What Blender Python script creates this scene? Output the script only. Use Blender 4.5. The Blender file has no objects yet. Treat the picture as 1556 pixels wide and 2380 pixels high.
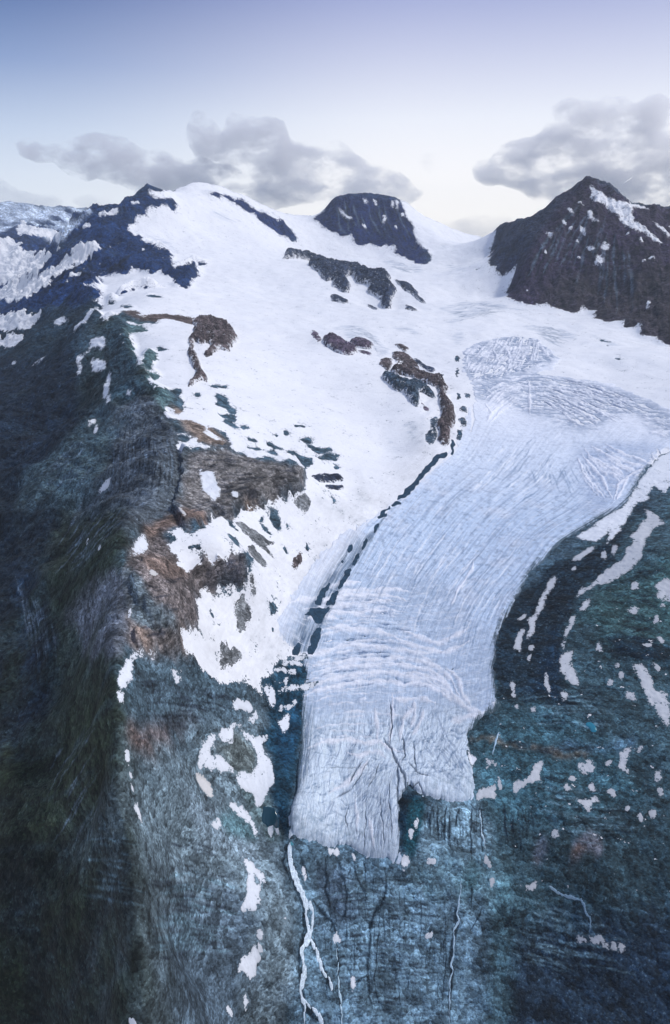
import bpy, math, random, time
import numpy as np
T0 = time.time()
C = bpy.context.scene
R = math.radians
f32 = np.float32

# ------------------------------------------------------------------ camera, sky, sun, exposure
FOC, PITCH, CU, CV = 1417.6, R(24.95), 778.0, 1189.5      # photograph measured on a 1556 x 2379 sheet
cam_d = bpy.data.cameras.new("camera"); cam = bpy.data.objects.new("camera", cam_d)
C.collection.objects.link(cam); C.camera = cam
cam_d.sensor_fit = 'VERTICAL'; cam_d.sensor_height = 24.0
cam_d.lens = 24.0 * FOC / 2379.0
cam_d.clip_start = 1.0; cam_d.clip_end = 200000.0
cam.location = (0, 0, 0); cam.rotation_euler = (math.pi/2 - PITCH, 0, 0)

SUN_EL, SUN_AZ = R(53), R(80)            # azimuth measured from straight ahead (+Y) towards the right (+X)
w = bpy.data.worlds.new("World"); C.world = w; w.use_nodes = True
nt = w.node_tree; nt.nodes.clear()
def nd(t, kind, **kw):
    n = t.nodes.new(kind)
    for k, v in kw.items():
        if k.startswith('i_'): n.inputs[int(k[2:])].default_value = v
        else: setattr(n, k, v)
    return n
def ramp(t, stops, interp='LINEAR'):
    n = t.nodes.new('ShaderNodeValToRGB'); cr = n.color_ramp; cr.interpolation = interp
    while len(cr.elements) < len(stops): cr.elements.new(0.5)
    for e, (p, c) in zip(cr.elements, stops):
        e.position = p; e.color = (c[0], c[1], c[2], 1)
    return n
def lin(r, g, b):
    return tuple(((x/255)/12.92 if x/255 <= .04045 else ((x/255+.055)/1.055)**2.4) for x in (r, g, b))
tc = nd(nt, 'ShaderNodeTexCoord'); sp = nd(nt, 'ShaderNodeSeparateXYZ')
nt.links.new(tc.outputs['Generated'], sp.inputs[0])
mr = nd(nt, 'ShaderNodeMapRange'); mr.inputs[1].default_value = -0.02; mr.inputs[2].default_value = 0.5
nt.links.new(sp.outputs[2], mr.inputs[0])
SKY_L = [(0.0, lin(236,240,247)), (0.13, lin(224,233,245)), (0.26, lin(190,206,231)), (0.40, lin(130,154,199)), (0.54, lin(66,100,158)), (0.75, lin(120,142,188)), (1.0, lin(136,154,192))]
SKY_R = [(0.0, lin(255,252,247)), (0.16, lin(253,252,253)), (0.30, lin(234,238,249)), (0.44, lin(198,204,231)), (0.56, lin(158,168,212)), (0.75, lin(158,166,204)), (1.0, lin(160,170,200))]
ra, rb = ramp(nt, SKY_L), ramp(nt, SKY_R)
nt.links.new(mr.outputs[0], ra.inputs[0]); nt.links.new(mr.outputs[0], rb.inputs[0])
mx = nd(nt, 'ShaderNodeMapRange'); mx.interpolation_type = 'SMOOTHSTEP'
mx.inputs[1].default_value = -0.52; mx.inputs[2].default_value = 0.14
nt.links.new(sp.outputs[0], mx.inputs[0])
mixc = nd(nt, 'ShaderNodeMixRGB'); nt.links.new(mx.outputs[0], mixc.inputs[0])
nt.links.new(ra.outputs[0], mixc.inputs[1]); nt.links.new(rb.outputs[0], mixc.inputs[2])
sky = nd(nt, 'ShaderNodeTexSky'); sky.sky_type = 'NISHITA'; sky.sun_disc = False
sky.sun_elevation = SUN_EL; sky.sun_rotation = SUN_AZ
bg1 = nd(nt, 'ShaderNodeBackground'); bg1.inputs[1].default_value = 1.12
bg2 = nd(nt, 'ShaderNodeBackground'); bg2.inputs[1].default_value = 0.0025
add = nd(nt, 'ShaderNodeAddShader'); wo = nd(nt, 'ShaderNodeOutputWorld')
nt.links.new(mixc.outputs[0], bg1.inputs[0]); nt.links.new(sky.outputs[0], bg2.inputs[0])
nt.links.new(bg1.outputs[0], add.inputs[0]); nt.links.new(bg2.outputs[0], add.inputs[1])
nt.links.new(add.outputs[0], wo.inputs[0])

sd = bpy.data.lights.new("sun", 'SUN'); sun = bpy.data.objects.new("sun", sd); C.collection.objects.link(sun)
sd.energy = 2.75; sd.angle = R(5); sd.color = (1.0, 0.97, 0.93)
sun.rotation_euler = (math.pi/2 - SUN_EL, 0, math.pi - SUN_AZ)   # light travels from (sin az, cos az) down
C.view_settings.view_transform = 'Standard'; C.view_settings.look = 'None'
C.view_settings.exposure = -0.12; C.view_settings.gamma = 1.0
C.cycles.use_denoising = True; C.cycles.denoising_prefilter = 'ACCURATE'; C.cycles.volume_bounces = 3; C.cycles.max_bounces = 5; C.cycles.diffuse_bounces = 3

# ------------------------------------------------------------------ pixels <-> world
ct, st = math.cos(PITCH), math.sin(PITCH)
def ray(u, v):
    xc = (np.asarray(u, float)-CU)/FOC; yc = (CV-np.asarray(v, float))/FOC
    return xc, ct + yc*st, -st + yc*ct
def at(u, v, Y):
    dx, dy, dz = ray(u, v)
    return dx/dy*Y, Y, dz/dy*Y

# ------------------------------------------------------------------ noise
_rng = np.random.RandomState(7)
_G = _rng.rand(64, 512).astype(f32)*2*np.pi
_P = _rng.permutation(512).astype(np.int32)
def gn(x, y, seed=0):
    x = np.asarray(x, f32); y = np.asarray(y, f32)
    xi = np.floor(x).astype(np.int32); yi = np.floor(y).astype(np.int32)
    xf = x-xi; yf = y-yi
    u = xf*xf*xf*(xf*(xf*6-15)+10); v = yf*yf*yf*(yf*(yf*6-15)+10)
    ct_, st_ = np.cos(_G[seed % 64]), np.sin(_G[seed % 64])
    def h(a, b): return _P[(_P[(a+seed*17) & 511] + b) & 511]
    a = h(xi, yi); b = h(xi+1, yi); c = h(xi, yi+1); d = h(xi+1, yi+1)
    na = ct_[a]*xf+st_[a]*yf; nb = ct_[b]*(xf-1)+st_[b]*yf
    nc = ct_[c]*xf+st_[c]*(yf-1); nd_ = ct_[d]*(xf-1)+st_[d]*(yf-1)
    return ((na+(nb-na)*u)*(1-v)+(nc+(nd_-nc)*u)*v)*1.5
def fbm(x, y, wl, octs, seed=0, gain=.5, ridged=False):
    out = np.zeros(np.shape(x), f32); a = 1.0; tot = 0
    for o in range(octs):
        n = gn(x/wl + 13.7*o, y/wl + 7.3*o, seed+o)
        if ridged: n = 1-2*np.abs(n)
        out += n*a; tot += a; a *= gain; wl *= .5
    return out/tot

# ------------------------------------------------------------------ the grid (polar sheet about the viewpoint, real metres)
Q = 1.6
def mk_phi():
    a = np.arange(0, 36, .085/Q); b = np.arange(36, 51, .14/Q)
    p = np.concatenate([a, b]); return np.radians(np.concatenate([-p[:0:-1], p]))
PHI = mk_phi()
def geo(a, b, k): return np.exp(np.arange(math.log(a), math.log(b), k/Q))
RR = np.concatenate([geo(235, 2600, .0029), geo(2600, 10500, .0017), geo(10500, 17500, .0045), geo(17500, 70000, .08)])
NP_, NR = len(PHI), len(RR)
X = (np.sin(PHI)[None, :]*RR[:, None]).astype(f32); Yg = (np.cos(PHI)[None, :]*RR[:, None]).astype(f32)
print('grid', NR, NP_, NR*NP_)

def box(a, k, axis):
    if k < 1: return a
    pad = [(0, 0), (0, 0)]; pad[axis] = (k+1, k)
    c = np.cumsum(np.pad(a, pad, mode='edge'), axis=axis, dtype=np.float64)
    if axis == 0: return ((c[2*k+1:]-c[:-2*k-1])/(2*k+1)).astype(f32)
    return ((c[:, 2*k+1:]-c[:, :-2*k-1])/(2*k+1)).astype(f32)
def blur(a, k, n=2):
    k = int(round(k*Q))
    a = a.astype(f32)
    for _ in range(n): a = box(box(a, k, 0), k, 1)
    return a
# ------------------------------------------------------------------ relief: ridge lines and spot heights, u v Y
pts = []
def P3(u, v, Y): x, y, z = at(u, v, Y); return [float(x), float(y), float(z)]
def spots(s):
    for t in s.split(';'):
        if t.strip(): pts.append(P3(*map(float, t.split(','))))
def ridge(s, step=18, back=None):
    q = [tuple(map(float, t.split(','))) for t in s.split(';') if t.strip()]
    out = []
    for (a, b) in zip(q[:-1], q[1:]):
        n = max(1, int(math.hypot(a[0]-b[0], a[1]-b[1])/step))
        for i in range(n):
            k = i/n; iv = 1/a[2]*(1-k)+1/b[2]*k
            out.append((a[0]+(b[0]-a[0])*k, a[1]+(b[1]-a[1])*k, 1/iv))
    out.append(q[-1])
    for i, p in enumerate(out):
        W = P3(*p); pts.append(W)
        if back and i % 2 == 0:
            d, drop = back; s_ = (W[1]+d)/W[1]
            pts.append([W[0]*s_, W[1]*s_, W[2]-drop])
# glacier axis and edges
ridge("800,1990,645;805,1900,700;815,1800,775;830,1700,865;850,1600,970;870,1500,1095;900,1400,1240;940,1300,1420;990,1200,1640;1050,1100,1920;1130,1000,2290;1190,900,2800;1200,800,3560;1180,750,4130;1130,700,4950;1090,650,6200;1110,600,8300", 40)
spots("680,1900,668;665,1800,740;690,1700,840;705,1600,940;750,1500,1060;780,1400,1210;810,1300,1390;880,1200,1600;960,1100,1880;1070,1000,2270;1090,900,2780;1070,800,3500")
spots("1095,1850,735;1090,1750,815;1140,1650,900;1150,1550,1010;1160,1450,1150;1210,1350,1320;1330,1250,1490;1460,1150,1760;1540,1060,2020;1400,950,2520;1400,850,3150;1350,780,3800")
spots("950,1830,735;940,1900,680;960,1960,655")
# rock slabs below the snout
spots("680,1990,628;800,2050,612;930,2040,620;1050,1900,690;700,2150,560;850,2200,550;1000,2150,575;1150,2000,640;1200,1880,715;1000,2300,515;800,2379,475;1100,2379,485;650,2379,470;1300,2150,580;1300,2300,515;1500,2379,470;1400,2200,545;1550,2200,530;900,2550,410;1200,2600,400;600,2600,395")
# right side benches
spots("1200,1700,850;1110,1700,862;1300,1700,845;1400,1700,835;1550,1700,815;1210,1800,765;1350,1800,765;1500,1800,750;1280,1600,935;1400,1600,925;1550,1580,930;1240,1500,1060;1350,1500,1045;1500,1470,1060;1320,1400,1200;1450,1380,1190;1550,1350,1210;1400,1300,1340;1550,1280,1300;1500,1220,1530;1500,2000,620;1300,1950,655;1400,2050,600;1550,1900,670")
ridge("1300,1480,1080;1400,1500,1030;1500,1520,985;1556,1530,975", 40)
spots("1550,1100,1870;1550,1000,2250;1550,900,2700;1500,820,3250;1650,1500,1000;1650,2000,600;1700,1200,1500;1700,900,2500")
# left snowfield
spots("480,640,5200;520,700,4350;620,680,4900;600,800,3150;520,760,3550;700,800,3350;850,720,4700;900,800,3550;950,860,3060;600,900,2420;720,900,2580;850,950,2450;620,1000,1960;750,1000,2060;900,1050,2080;740,1100,1740;850,1150,1690;620,1050,1760;640,1200,1380;760,1200,1470;700,1300,1290;620,1400,1080;560,1500,930;620,1580,905;500,1540,870")
spots("1060,620,7300;1100,632,6800;1000,640,6500;1010,622,7200")
spots("420,560,6100;480,540,6500;600,560,6700;700,600,7300;800,640,6300;950,640,6600;880,600,7600")
# dark outcrops on the snow
ridge("725,612,6000;760,624,5800;820,632,5600;880,642,5400;930,660,5150;980,700,4700", 22)
spots("760,680,5000;820,700,4650;900,720,4400;700,650,5300")
ridge("730,765,3720;790,775,3650;850,800,3420;900,840,3080;960,865,2950;1010,880,2860;1040,930,2560;1045,1000,2200", 22)
spots("740,810,3250;880,880,2700;960,950,2370;990,1040,2040")
# left ridge: crest from below the drone up to the snow dome
CREST = "345,2500,330;350,2379,352;350,2200,402;335,2050,452;312,1900,512;296,1750,566;290,1600,642;288,1450,762;284,1310,905;300,1260,980;350,1215,1100;415,1150,1290;430,1090,1430;405,1010,1620;375,950,1830;350,880,2200;320,800,2720;300,750,3120;330,690,3800;400,668,4250;440,665,4500"
ridge(CREST, 22)
spots("240,715,3350;290,730,3200;200,760,3150")
# ribs running from the crest towards the snow
ridge("430,1060,1470;500,1050,1560;580,1075,1560;650,1085,1570;715,1110,1560", 24)
ridge("440,1180,1260;520,1180,1300;600,1150,1400;700,1130,1500", 24)
ridge("284,1310,905;350,1270,1010;450,1290,1020;520,1300,1030;580,1300,1060", 24)
ridge("300,1480,740;400,1490,780;455,1420,900;475,1370,990;560,1350,1040", 24)
spots("450,1600,775;560,1600,850;620,1650,865;400,1700,680;520,1700,760;620,1750,790;450,1800,670;560,1850,695;620,1930,668;400,1950,560;540,2000,600;450,2100,520;560,2150,535;620,2150,535;430,2250,455;560,2300,475")
# left flank down to the valley
spots("0,700,7600;0,760,5600;0,830,4200;100,900,3150;0,950,2950;0,1100,2100;0,1250,1600;0,1400,1270;0,1600,960;0,1800,745;0,2000,600;0,2200,495;0,2379,430")
spots("150,800,3700;250,850,2800;150,1000,2400;260,950,2200;300,1050,1650;150,1200,1520;250,1150,1500;350,1120,1370;150,1400,1080;220,1300,1090;150,1600,860;220,1500,850;150,1800,690;220,1700,660;150,2000,555;230,1900,560;150,2200,462;250,2100,455;150,2379,405;250,2300,400;100,2550,380")
spots("-150,1000,3100;-200,1400,1450;-200,1800,850;-200,2200,560;-200,800,5800;-500,1200,2000;-400,2000,700")
# far left
ridge("160,545,6300;190,517,6300;240,497,6350;280,492,6400;312,465,6450;345,425,6500;366,436,6550;405,452,6700", 12, (900, 450))
ridge("405,445,7200;440,436,7500;490,438,7700;530,448,7900;600,484,8300;640,504,8700;690,512,9200;735,510,9000", 14, (900, 400))
spots("230,560,5900;300,560,5800;200,600,5500;260,640,5000;350,610,5300;420,640,4900;380,520,6200;150,640,5400;120,700,4800;60,740,5400")
spots("250,670,4500;330,640,4900;200,720,4000")
ridge("0,548,9200;60,560,9300;130,574,9000;150,560,7600", 20, (600, 250))
spots("40,620,8300;90,600,8500;20,600,9000")
ridge("-40,480,13500;0,478,13500;25,470,13400;60,480,13300;110,490,13500;160,484,14000;200,496,14500;260,505,14500", 12, (1500, 900))
spots("0,530,11500;100,535,11500;180,550,11000;60,555,10000")
# middle peak
ridge("735,508,8600;748,490,8500;770,463,8400;810,457,8400;850,456,8400;900,458,8450;922,460,8500", 12, (900, 550))
ridge("922,460,8500;945,478,8700;990,502,9000;1030,522,9400;1065,543,9800;1100,556,10200;1142,569,10600;1190,572,10900", 14, (900, 400))
ridge("925,465,8450;945,500,8250;960,540,8000;975,580,7750;996,608,7500", 16)
spots("760,535,8100;850,575,7750;920,595,7600;760,500,8350;850,500,8200;900,540,7950;1040,580,8700;1090,590,9000")
# right peak
ridge("1145,570,7900;1150,545,7700;1165,522,7500;1200,513,7200;1262,500,6700;1290,480,6300;1330,446,5900;1365,416,5600", 12, (700, 450))
ridge("1365,416,5600;1400,440,5650;1440,468,5750;1480,483,5850;1556,497,5900;1620,510,5950;1750,540,6000", 14, (900, 500))
ridge("1480,483,5700;1520,520,5400;1556,545,5200;1620,580,5000", 16)
ridge("1365,420,5580;1370,470,5350;1400,520,5100;1480,560,4850;1556,610,4650", 18)
ridge("1320,470,5600;1290,520,5300;1240,580,5050;1215,640,4850", 18)
spots("1150,600,7300;1170,625,6600;1190,600,6900;1215,590,6500;1200,700,4900;1320,722,4450;1400,700,4500;1440,750,4050;1540,800,3600;1300,640,4850;1450,640,4550;1556,720,4000;1650,800,3500;1750,700,4000;1350,560,5050")
# ground outside the picture and beyond it
for (x, y, z) in [(-20000,20000,-900),(0,16000,-1000),(20000,20000,-900),(-9000,9000,-700),(9000,9000,200),(-60000,60000,-1500),(0,70000,-1500),(60000,60000,-1500),
                  (6000,3000,100),(3500,800,-500),(2500,0,-700),(-6000,2000,-900),(-3000,-200,-1200),(-300,-300,-900),(600,-300,-1000),(-9000,4000,-500),(5000,6500,0),(-3500,14000,-900),(4000,13000,-700),(1200,-200,-1000)]:
    pts.append([x, y, z])
pts = np.array(pts)
_, ui = np.unique(np.round(pts[:, :2]/4), axis=0, return_index=True); pts = pts[np.sort(ui)]
SC = 1000.0
def phi_(d2): return np.sqrt(d2 + (0.012)**2)
n = len(pts); A = np.zeros((n+3, n+3)); p2 = pts[:, :2]/SC
A[:n, :n] = phi_(((p2[:, None]-p2[None])**2).sum(-1)); A[:n, :n] -= np.eye(n)*0.004*np.hypot(p2[:, 0], p2[:, 1])[:, None]
A[:n, n] = 1; A[:n, n+1:] = p2; A[n, :n] = 1; A[n+1:, :n] = p2.T
co = np.linalg.solve(A, np.concatenate([pts[:, 2], [0, 0, 0]]))
def rbf(x, y):
    x = x.ravel()/SC; y = y.ravel()/SC; out = np.empty(len(x))
    for i in range(0, len(x), 20000):
        xs, ys = x[i:i+20000], y[i:i+20000]
        K = phi_((xs[:, None]-p2[None, :, 0])**2+(ys[:, None]-p2[None, :, 1])**2)
        out[i:i+20000] = K@co[:n]+co[n]+co[n+1]*xs+co[n+2]*ys
    return out
S = 4
ji = np.unique(np.r_[np.arange(0, NR, S), NR-1]); ii = np.unique(np.r_[np.arange(0, NP_, S), NP_-1])
Zc = rbf(X[np.ix_(ji, ii)], Yg[np.ix_(ji, ii)]).reshape(len(ji), len(ii))
tmp = np.stack([np.interp(np.arange(NP_), ii, r) for r in Zc])
k = np.clip(np.searchsorted(ji, np.arange(NR), 'right')-1, 0, len(ji)-2)
t = ((np.arange(NR)-ji[k])/(ji[k+1]-ji[k]))[:, None]
Z = (tmp[k]*(1-t)+tmp[k+1]*t).astype(f32)
print('rbf', n, time.time()-T0)
# ------------------------------------------------------------------ tracing tools: outlines measured on the photograph, cast onto the relief
LR = np.log(RR).astype(f32)
PHm = np.broadcast_to(PHI.astype(f32)[None, :], (NR, NP_)); LRm = np.broadcast_to(LR[:, None], (NR, NP_))
Rm = np.broadcast_to(RR.astype(f32)[:, None], (NR, NP_))
TILE = {'A': (0,500),'B': (1000,500),'C': (1500,500),'D': (0,1100),'E': (1000,1100),'F': (1500,1100),'G': (0,1800),'H': (750,1800),
        'I': (1500,1800),'J': (0,2500),'K': (750,2500),'L': (1500,2500),'M': (0,3023),'N': (750,3023),'O': (1500,3023)}
def P(s):
    """'D 10,20 30,40' -> points on the 1556-wide sheet; a tile letter may change half way; V = sheet coordinates"""
    t, out = 'V', []
    for q in s.split():
        if q in TILE or q == 'V': t = q; continue
        x, y = map(float, q.split(','))
        out.append((x, y) if t == 'V' else (TILE[t][0]*.6224+.4*x, TILE[t][1]*.6224+.4*y))
    return out
RUN = {}
def set_surface(Z):
    RUN['E'] = (Z/RR[:, None]).astype(f32); RUN['M'] = np.maximum.accumulate(RUN['E'], 0)
def cast(u, v):
    """grid column and row (fractions) where the sight line through sheet point u, v meets the relief"""
    dx, dy, dz = ray(u, v); ph = np.arctan2(dx, dy); e = dz/np.hypot(dx, dy)
    c = np.interp(ph, PHI, np.arange(NP_)); ci = np.clip(np.round(c).astype(int), 0, NP_-1)
    j = np.empty(len(c))
    for k in range(len(c)):
        col = RUN['M'][:, ci[k]]; a = np.searchsorted(col, e[k])
        if a >= NR: j[k] = np.argmax(col >= col[-1]); continue
        if a == 0: j[k] = 0; continue
        e0, e1 = RUN['E'][a-1, ci[k]], RUN['E'][a, ci[k]]
        j[k] = a-1+np.clip((e[k]-e0)/max(e1-e0, 1e-9), 0, 1)
    return c, j
def dens(p, close=True, step=7.0):
    p = list(p); q = p+[p[0]] if close else p; out = []
    for a, b in zip(q[:-1], q[1:]):
        n = max(1, int(math.hypot(a[0]-b[0], a[1]-b[1])/step))
        out += [(a[0]+(b[0]-a[0])*i/n, a[1]+(b[1]-a[1])*i/n) for i in range(n)]
    if not close: out.append(p[-1])
    return np.array(out)
def fill(p):
    """outline -> (row0, col0, boolean window) on the grid"""
    d = dens(p); c, j = cast(d[:, 0], d[:, 1])
    c0, c1, j0, j1 = int(max(c.min()-8, 0)), int(min(c.max()+9, NP_)), int(max(j.min()-8, 0)), int(min(j.max()+9, NR))
    cnt = np.zeros((j1-j0, c1-c0+1), np.int32)
    for k in range(len(c)):
        a, b = (c[k], j[k]), (c[(k+1) % len(c)], j[(k+1) % len(c)])
        if a[1] > b[1]: a, b = b, a
        r0, r1 = int(math.ceil(a[1])), int(math.ceil(b[1]))
        if r1 <= r0: continue
        rows = np.arange(max(r0, j0), min(r1, j1)); xs = a[0]+(rows-a[1])/(b[1]-a[1])*(b[0]-a[0])
        np.add.at(cnt, (rows-j0, np.clip(np.ceil(xs).astype(int)-c0, 0, c1-c0)), 1)
    return j0, c0, (np.cumsum(cnt, 1)[:, :-1] & 1).astype(bool)
def mask(polys):
    m = np.zeros((NR, NP_), bool)
    for s in polys:
        j0, c0, wd = fill(P(s)); m[j0:j0+wd.shape[0], c0:c0+wd.shape[1]] |= wd
    return m
def polar_noise(wl, octs, seed, ax=1.0, ay=1.0, rot=0.0, ridged=False, sl=None, gain=.5):
    """noise on the sheet's own angular coordinates: the same coarseness everywhere on the relief"""
    ph, lr = (PHm, LRm) if sl is None else (PHm[sl], LRm[sl])
    c_, s_ = math.cos(rot), math.sin(rot)
    return fbm((ph*c_+lr*s_)*ax, (-ph*s_+lr*c_)*ay, wl, octs, seed, gain, ridged)
JIT = None
def soft(m, k=1):
    """smooth field, positive inside, with ragged natural margins"""
    return blur(m, k, 2)-.5
# ------------------------------------------------------------------ outlines
MAIN_SNOW = ["A 900,200 905,290 950,335 850,340 870,365 940,380 1005,375 1030,400 1000,425 925,400 880,400 860,430 830,460 850,470 740,520 755,560 755,595 815,595 812,620 862,630 880,655 950,650 985,690 990,740 1020,785 1060,765 1110,745 1195,745 1195,757 1125,768 1158,795 1150,825 1115,840 1085,905 1040,890 1010,872 1025,850 985,825 950,820 940,785 880,820 840,795 780,795 740,810 620,815 600,830 545,860 490,875 585,895 580,935 500,965 560,980 640,975 D 600,380 D 600,50 565,95 590,130 600,180 640,125 700,110 735,120 735,160 760,215 755,250 770,300 780,360 800,400 830,430 860,500 900,540 920,590 960,650 950,690 985,770 1020,800 1015,850 1035,892 1210,890 1240,885 1390,910 1440,955 1470,955 E 0,940 60,965 130,950 180,990 215,1030 232,1065 200,1120 150,1160 110,1180 50,1165 0,1190 G 1556,125 1460,140 1400,165 1380,200 1345,230 1400,300 1450,370 1460,435 1450,520 1420,560 1350,600 1200,620 1150,650 1140,700 1150,800 1130,830 1060,870 1065,910 1045,940 1070,970 1010,990 1130,1010 1175,1075 1230,1140 1280,1175 H 240,1165 320,1190 350,1220 358,1190 360,1135 380,1125 430,1113 420,1070 470,1040 540,1033 600,1020 V 740,1500 900,1460 1000,1200 1300,1010 1480,1070 1640,1150 1640,800 C 1600,1220 1530,1228 1500,1210 1480,1170 1430,1185 1385,1160 1380,1108 1335,1128 1310,1110 1290,1075 1260,1090 1190,1095 1130,1065 1100,1020 1060,1005 985,1040 900,1015 850,995 760,990 680,985 620,940 615,900 640,850 665,790 610,790 600,810 560,800 515,765 510,715 525,640 540,560 540,200".replace("640,975 D 600,380 D 600,50", "600,985 D 690,20 650,60 600,50"),
 "G 930,290 1015,290 1025,260 1055,258 1065,285 1130,290 1210,245 1235,210 1290,190 1330,225 1345,260 1400,300 1450,370 1430,400 1380,415 1375,435 1300,450 1255,480 1220,470 1160,480 1090,520 1040,500 1015,480 1025,430 1000,400 945,370 960,355 1030,350 1030,325 935,300"]
PEAK_MID = "B 250,505 290,470 335,445 350,360 420,300 560,300 735,300 745,365 775,400 790,450 810,490 845,530 840,570 870,620 890,650 930,690 943,710 935,740 895,757 850,745 800,725 770,705 740,690 745,665 700,650 685,630 660,645 640,640 580,630 545,655 500,625 480,590 430,590 380,570 310,535 300,515"
ARETE = "A 1190,345 1240,335 1300,350 1340,375 1420,395 1470,425 1500,450 B 0,472 60,498 120,540 150,580 172,620 140,615 80,590 0,545 A 1500,505 1480,485 1470,460 1380,420 1350,395 1290,370 1220,360"
# bare rock inside the snow
HOLES = ["D 695,95 800,95 810,130 850,120 960,110 1100,130 1125,140 1110,150 1160,160 1120,175 1060,160 980,140 910,145 900,165 930,170 870,165 820,175 740,150 720,130",
 "D 745,170 800,180 860,205 850,220 800,220 760,210", "D 845,330 880,320 910,350 900,380 870,430 830,420 830,370", "D 900,300 960,310 965,325 920,325",
 "D 840,445 880,440 930,470 910,488 860,485", "D 900,540 980,550 1050,545 1060,575 1020,590 1065,620 1070,650 1050,690 990,670 960,640 930,600 915,575",
 "D 940,690 1000,720 1060,730 1120,740 1185,765 1180,800 1210,830 1300,850 1340,860 1330,900 1240,885 1210,885 1190,870 1150,860 1150,830 1110,815 1060,800 1020,800 985,760",
 "D 1020,820 1050,812 1110,835 1110,850 1060,855 1025,845", "D 1200,775 1240,780 1310,800 1340,855 1290,840 1240,810", "D 1255,585 1290,580 1310,600 1330,640 1390,680 1340,690 1300,660 1255,650",
 "D 1210,525 1290,530 1350,520 1300,545 1230,540", "D 1265,690 1300,690 1370,710 1375,735 1340,735 1290,710", "D 1290,735 1350,740 1380,770 1330,760", "D 1430,825 1480,830 1490,860 1450,855",
 "D 1120,570 1150,570 1170,590 1140,590", "D 1380,765 1460,770 1420,785", "D 1410,880 1500,890 1556,910 1480,905",
 "E 0,855 60,890 130,910 200,935 260,945 250,985 200,1000 180,960 140,930 70,905 0,890", "E 200,855 240,875 300,885 370,890 385,905 320,925 290,915 250,895", "E 275,945 340,930 420,925 430,955 370,965 310,960",
 "E 140,875 200,895 240,915 180,900", "E 90,790 130,795 130,815 100,810", "E 165,830 250,835 255,850 180,850", "E 150,755 220,765 225,780 170,770", "E 10,800 60,805 50,825 20,815", "E 0,900 40,905 45,930 10,925",
 "E 370,985 410,990 420,1010 385,1015", "H 375,180 420,165 440,185 465,260 440,275 400,220", "H 330,210 360,210 380,240 350,235", "H 335,245 360,245 420,295 415,320 370,290",
 "H 465,370 490,370 508,410 480,410", "H 150,285 180,300 230,370 190,340", "H 610,350 630,360 625,400 605,385", "H 230,1055 248,1060 245,1085 228,1080", "H 50,750 80,770 90,800 65,805", "H 0,870 30,870 30,895 0,895",
 "H 760,100 790,90 780,120 760,140", "H 260,158 330,155 335,175 270,172", "G 1090,370 1150,365 1220,385 1180,400 1100,400", "G 1145,430 1210,440 1220,455 1160,455", "G 1310,290 1340,310 1390,375 1370,370",
 "H 410,830 435,830 430,870 410,880", "H 400,700 430,690 450,720 420,770 405,765", "H 660,265 690,235 700,240 675,270", "H 435,140 450,165 520,285 500,270", "A 835,935 880,935 945,948 900,952", "A 690,1000 740,995 780,1010 730,1018",
 "A 680,945 725,910 780,893 860,887 950,883 900,890 780,905 730,930", "C 425,905 490,930 485,935", "F 1135,258 1165,258 1215,285 1170,275", "F 1180,290 1210,298 1200,310", "F 1235,350 1275,380 1265,395", "F 1300,410 1330,430 1320,435", "F 1390,465 1420,468 1400,470", "C 440,775 460,780 455,795 435,790"]
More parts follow.
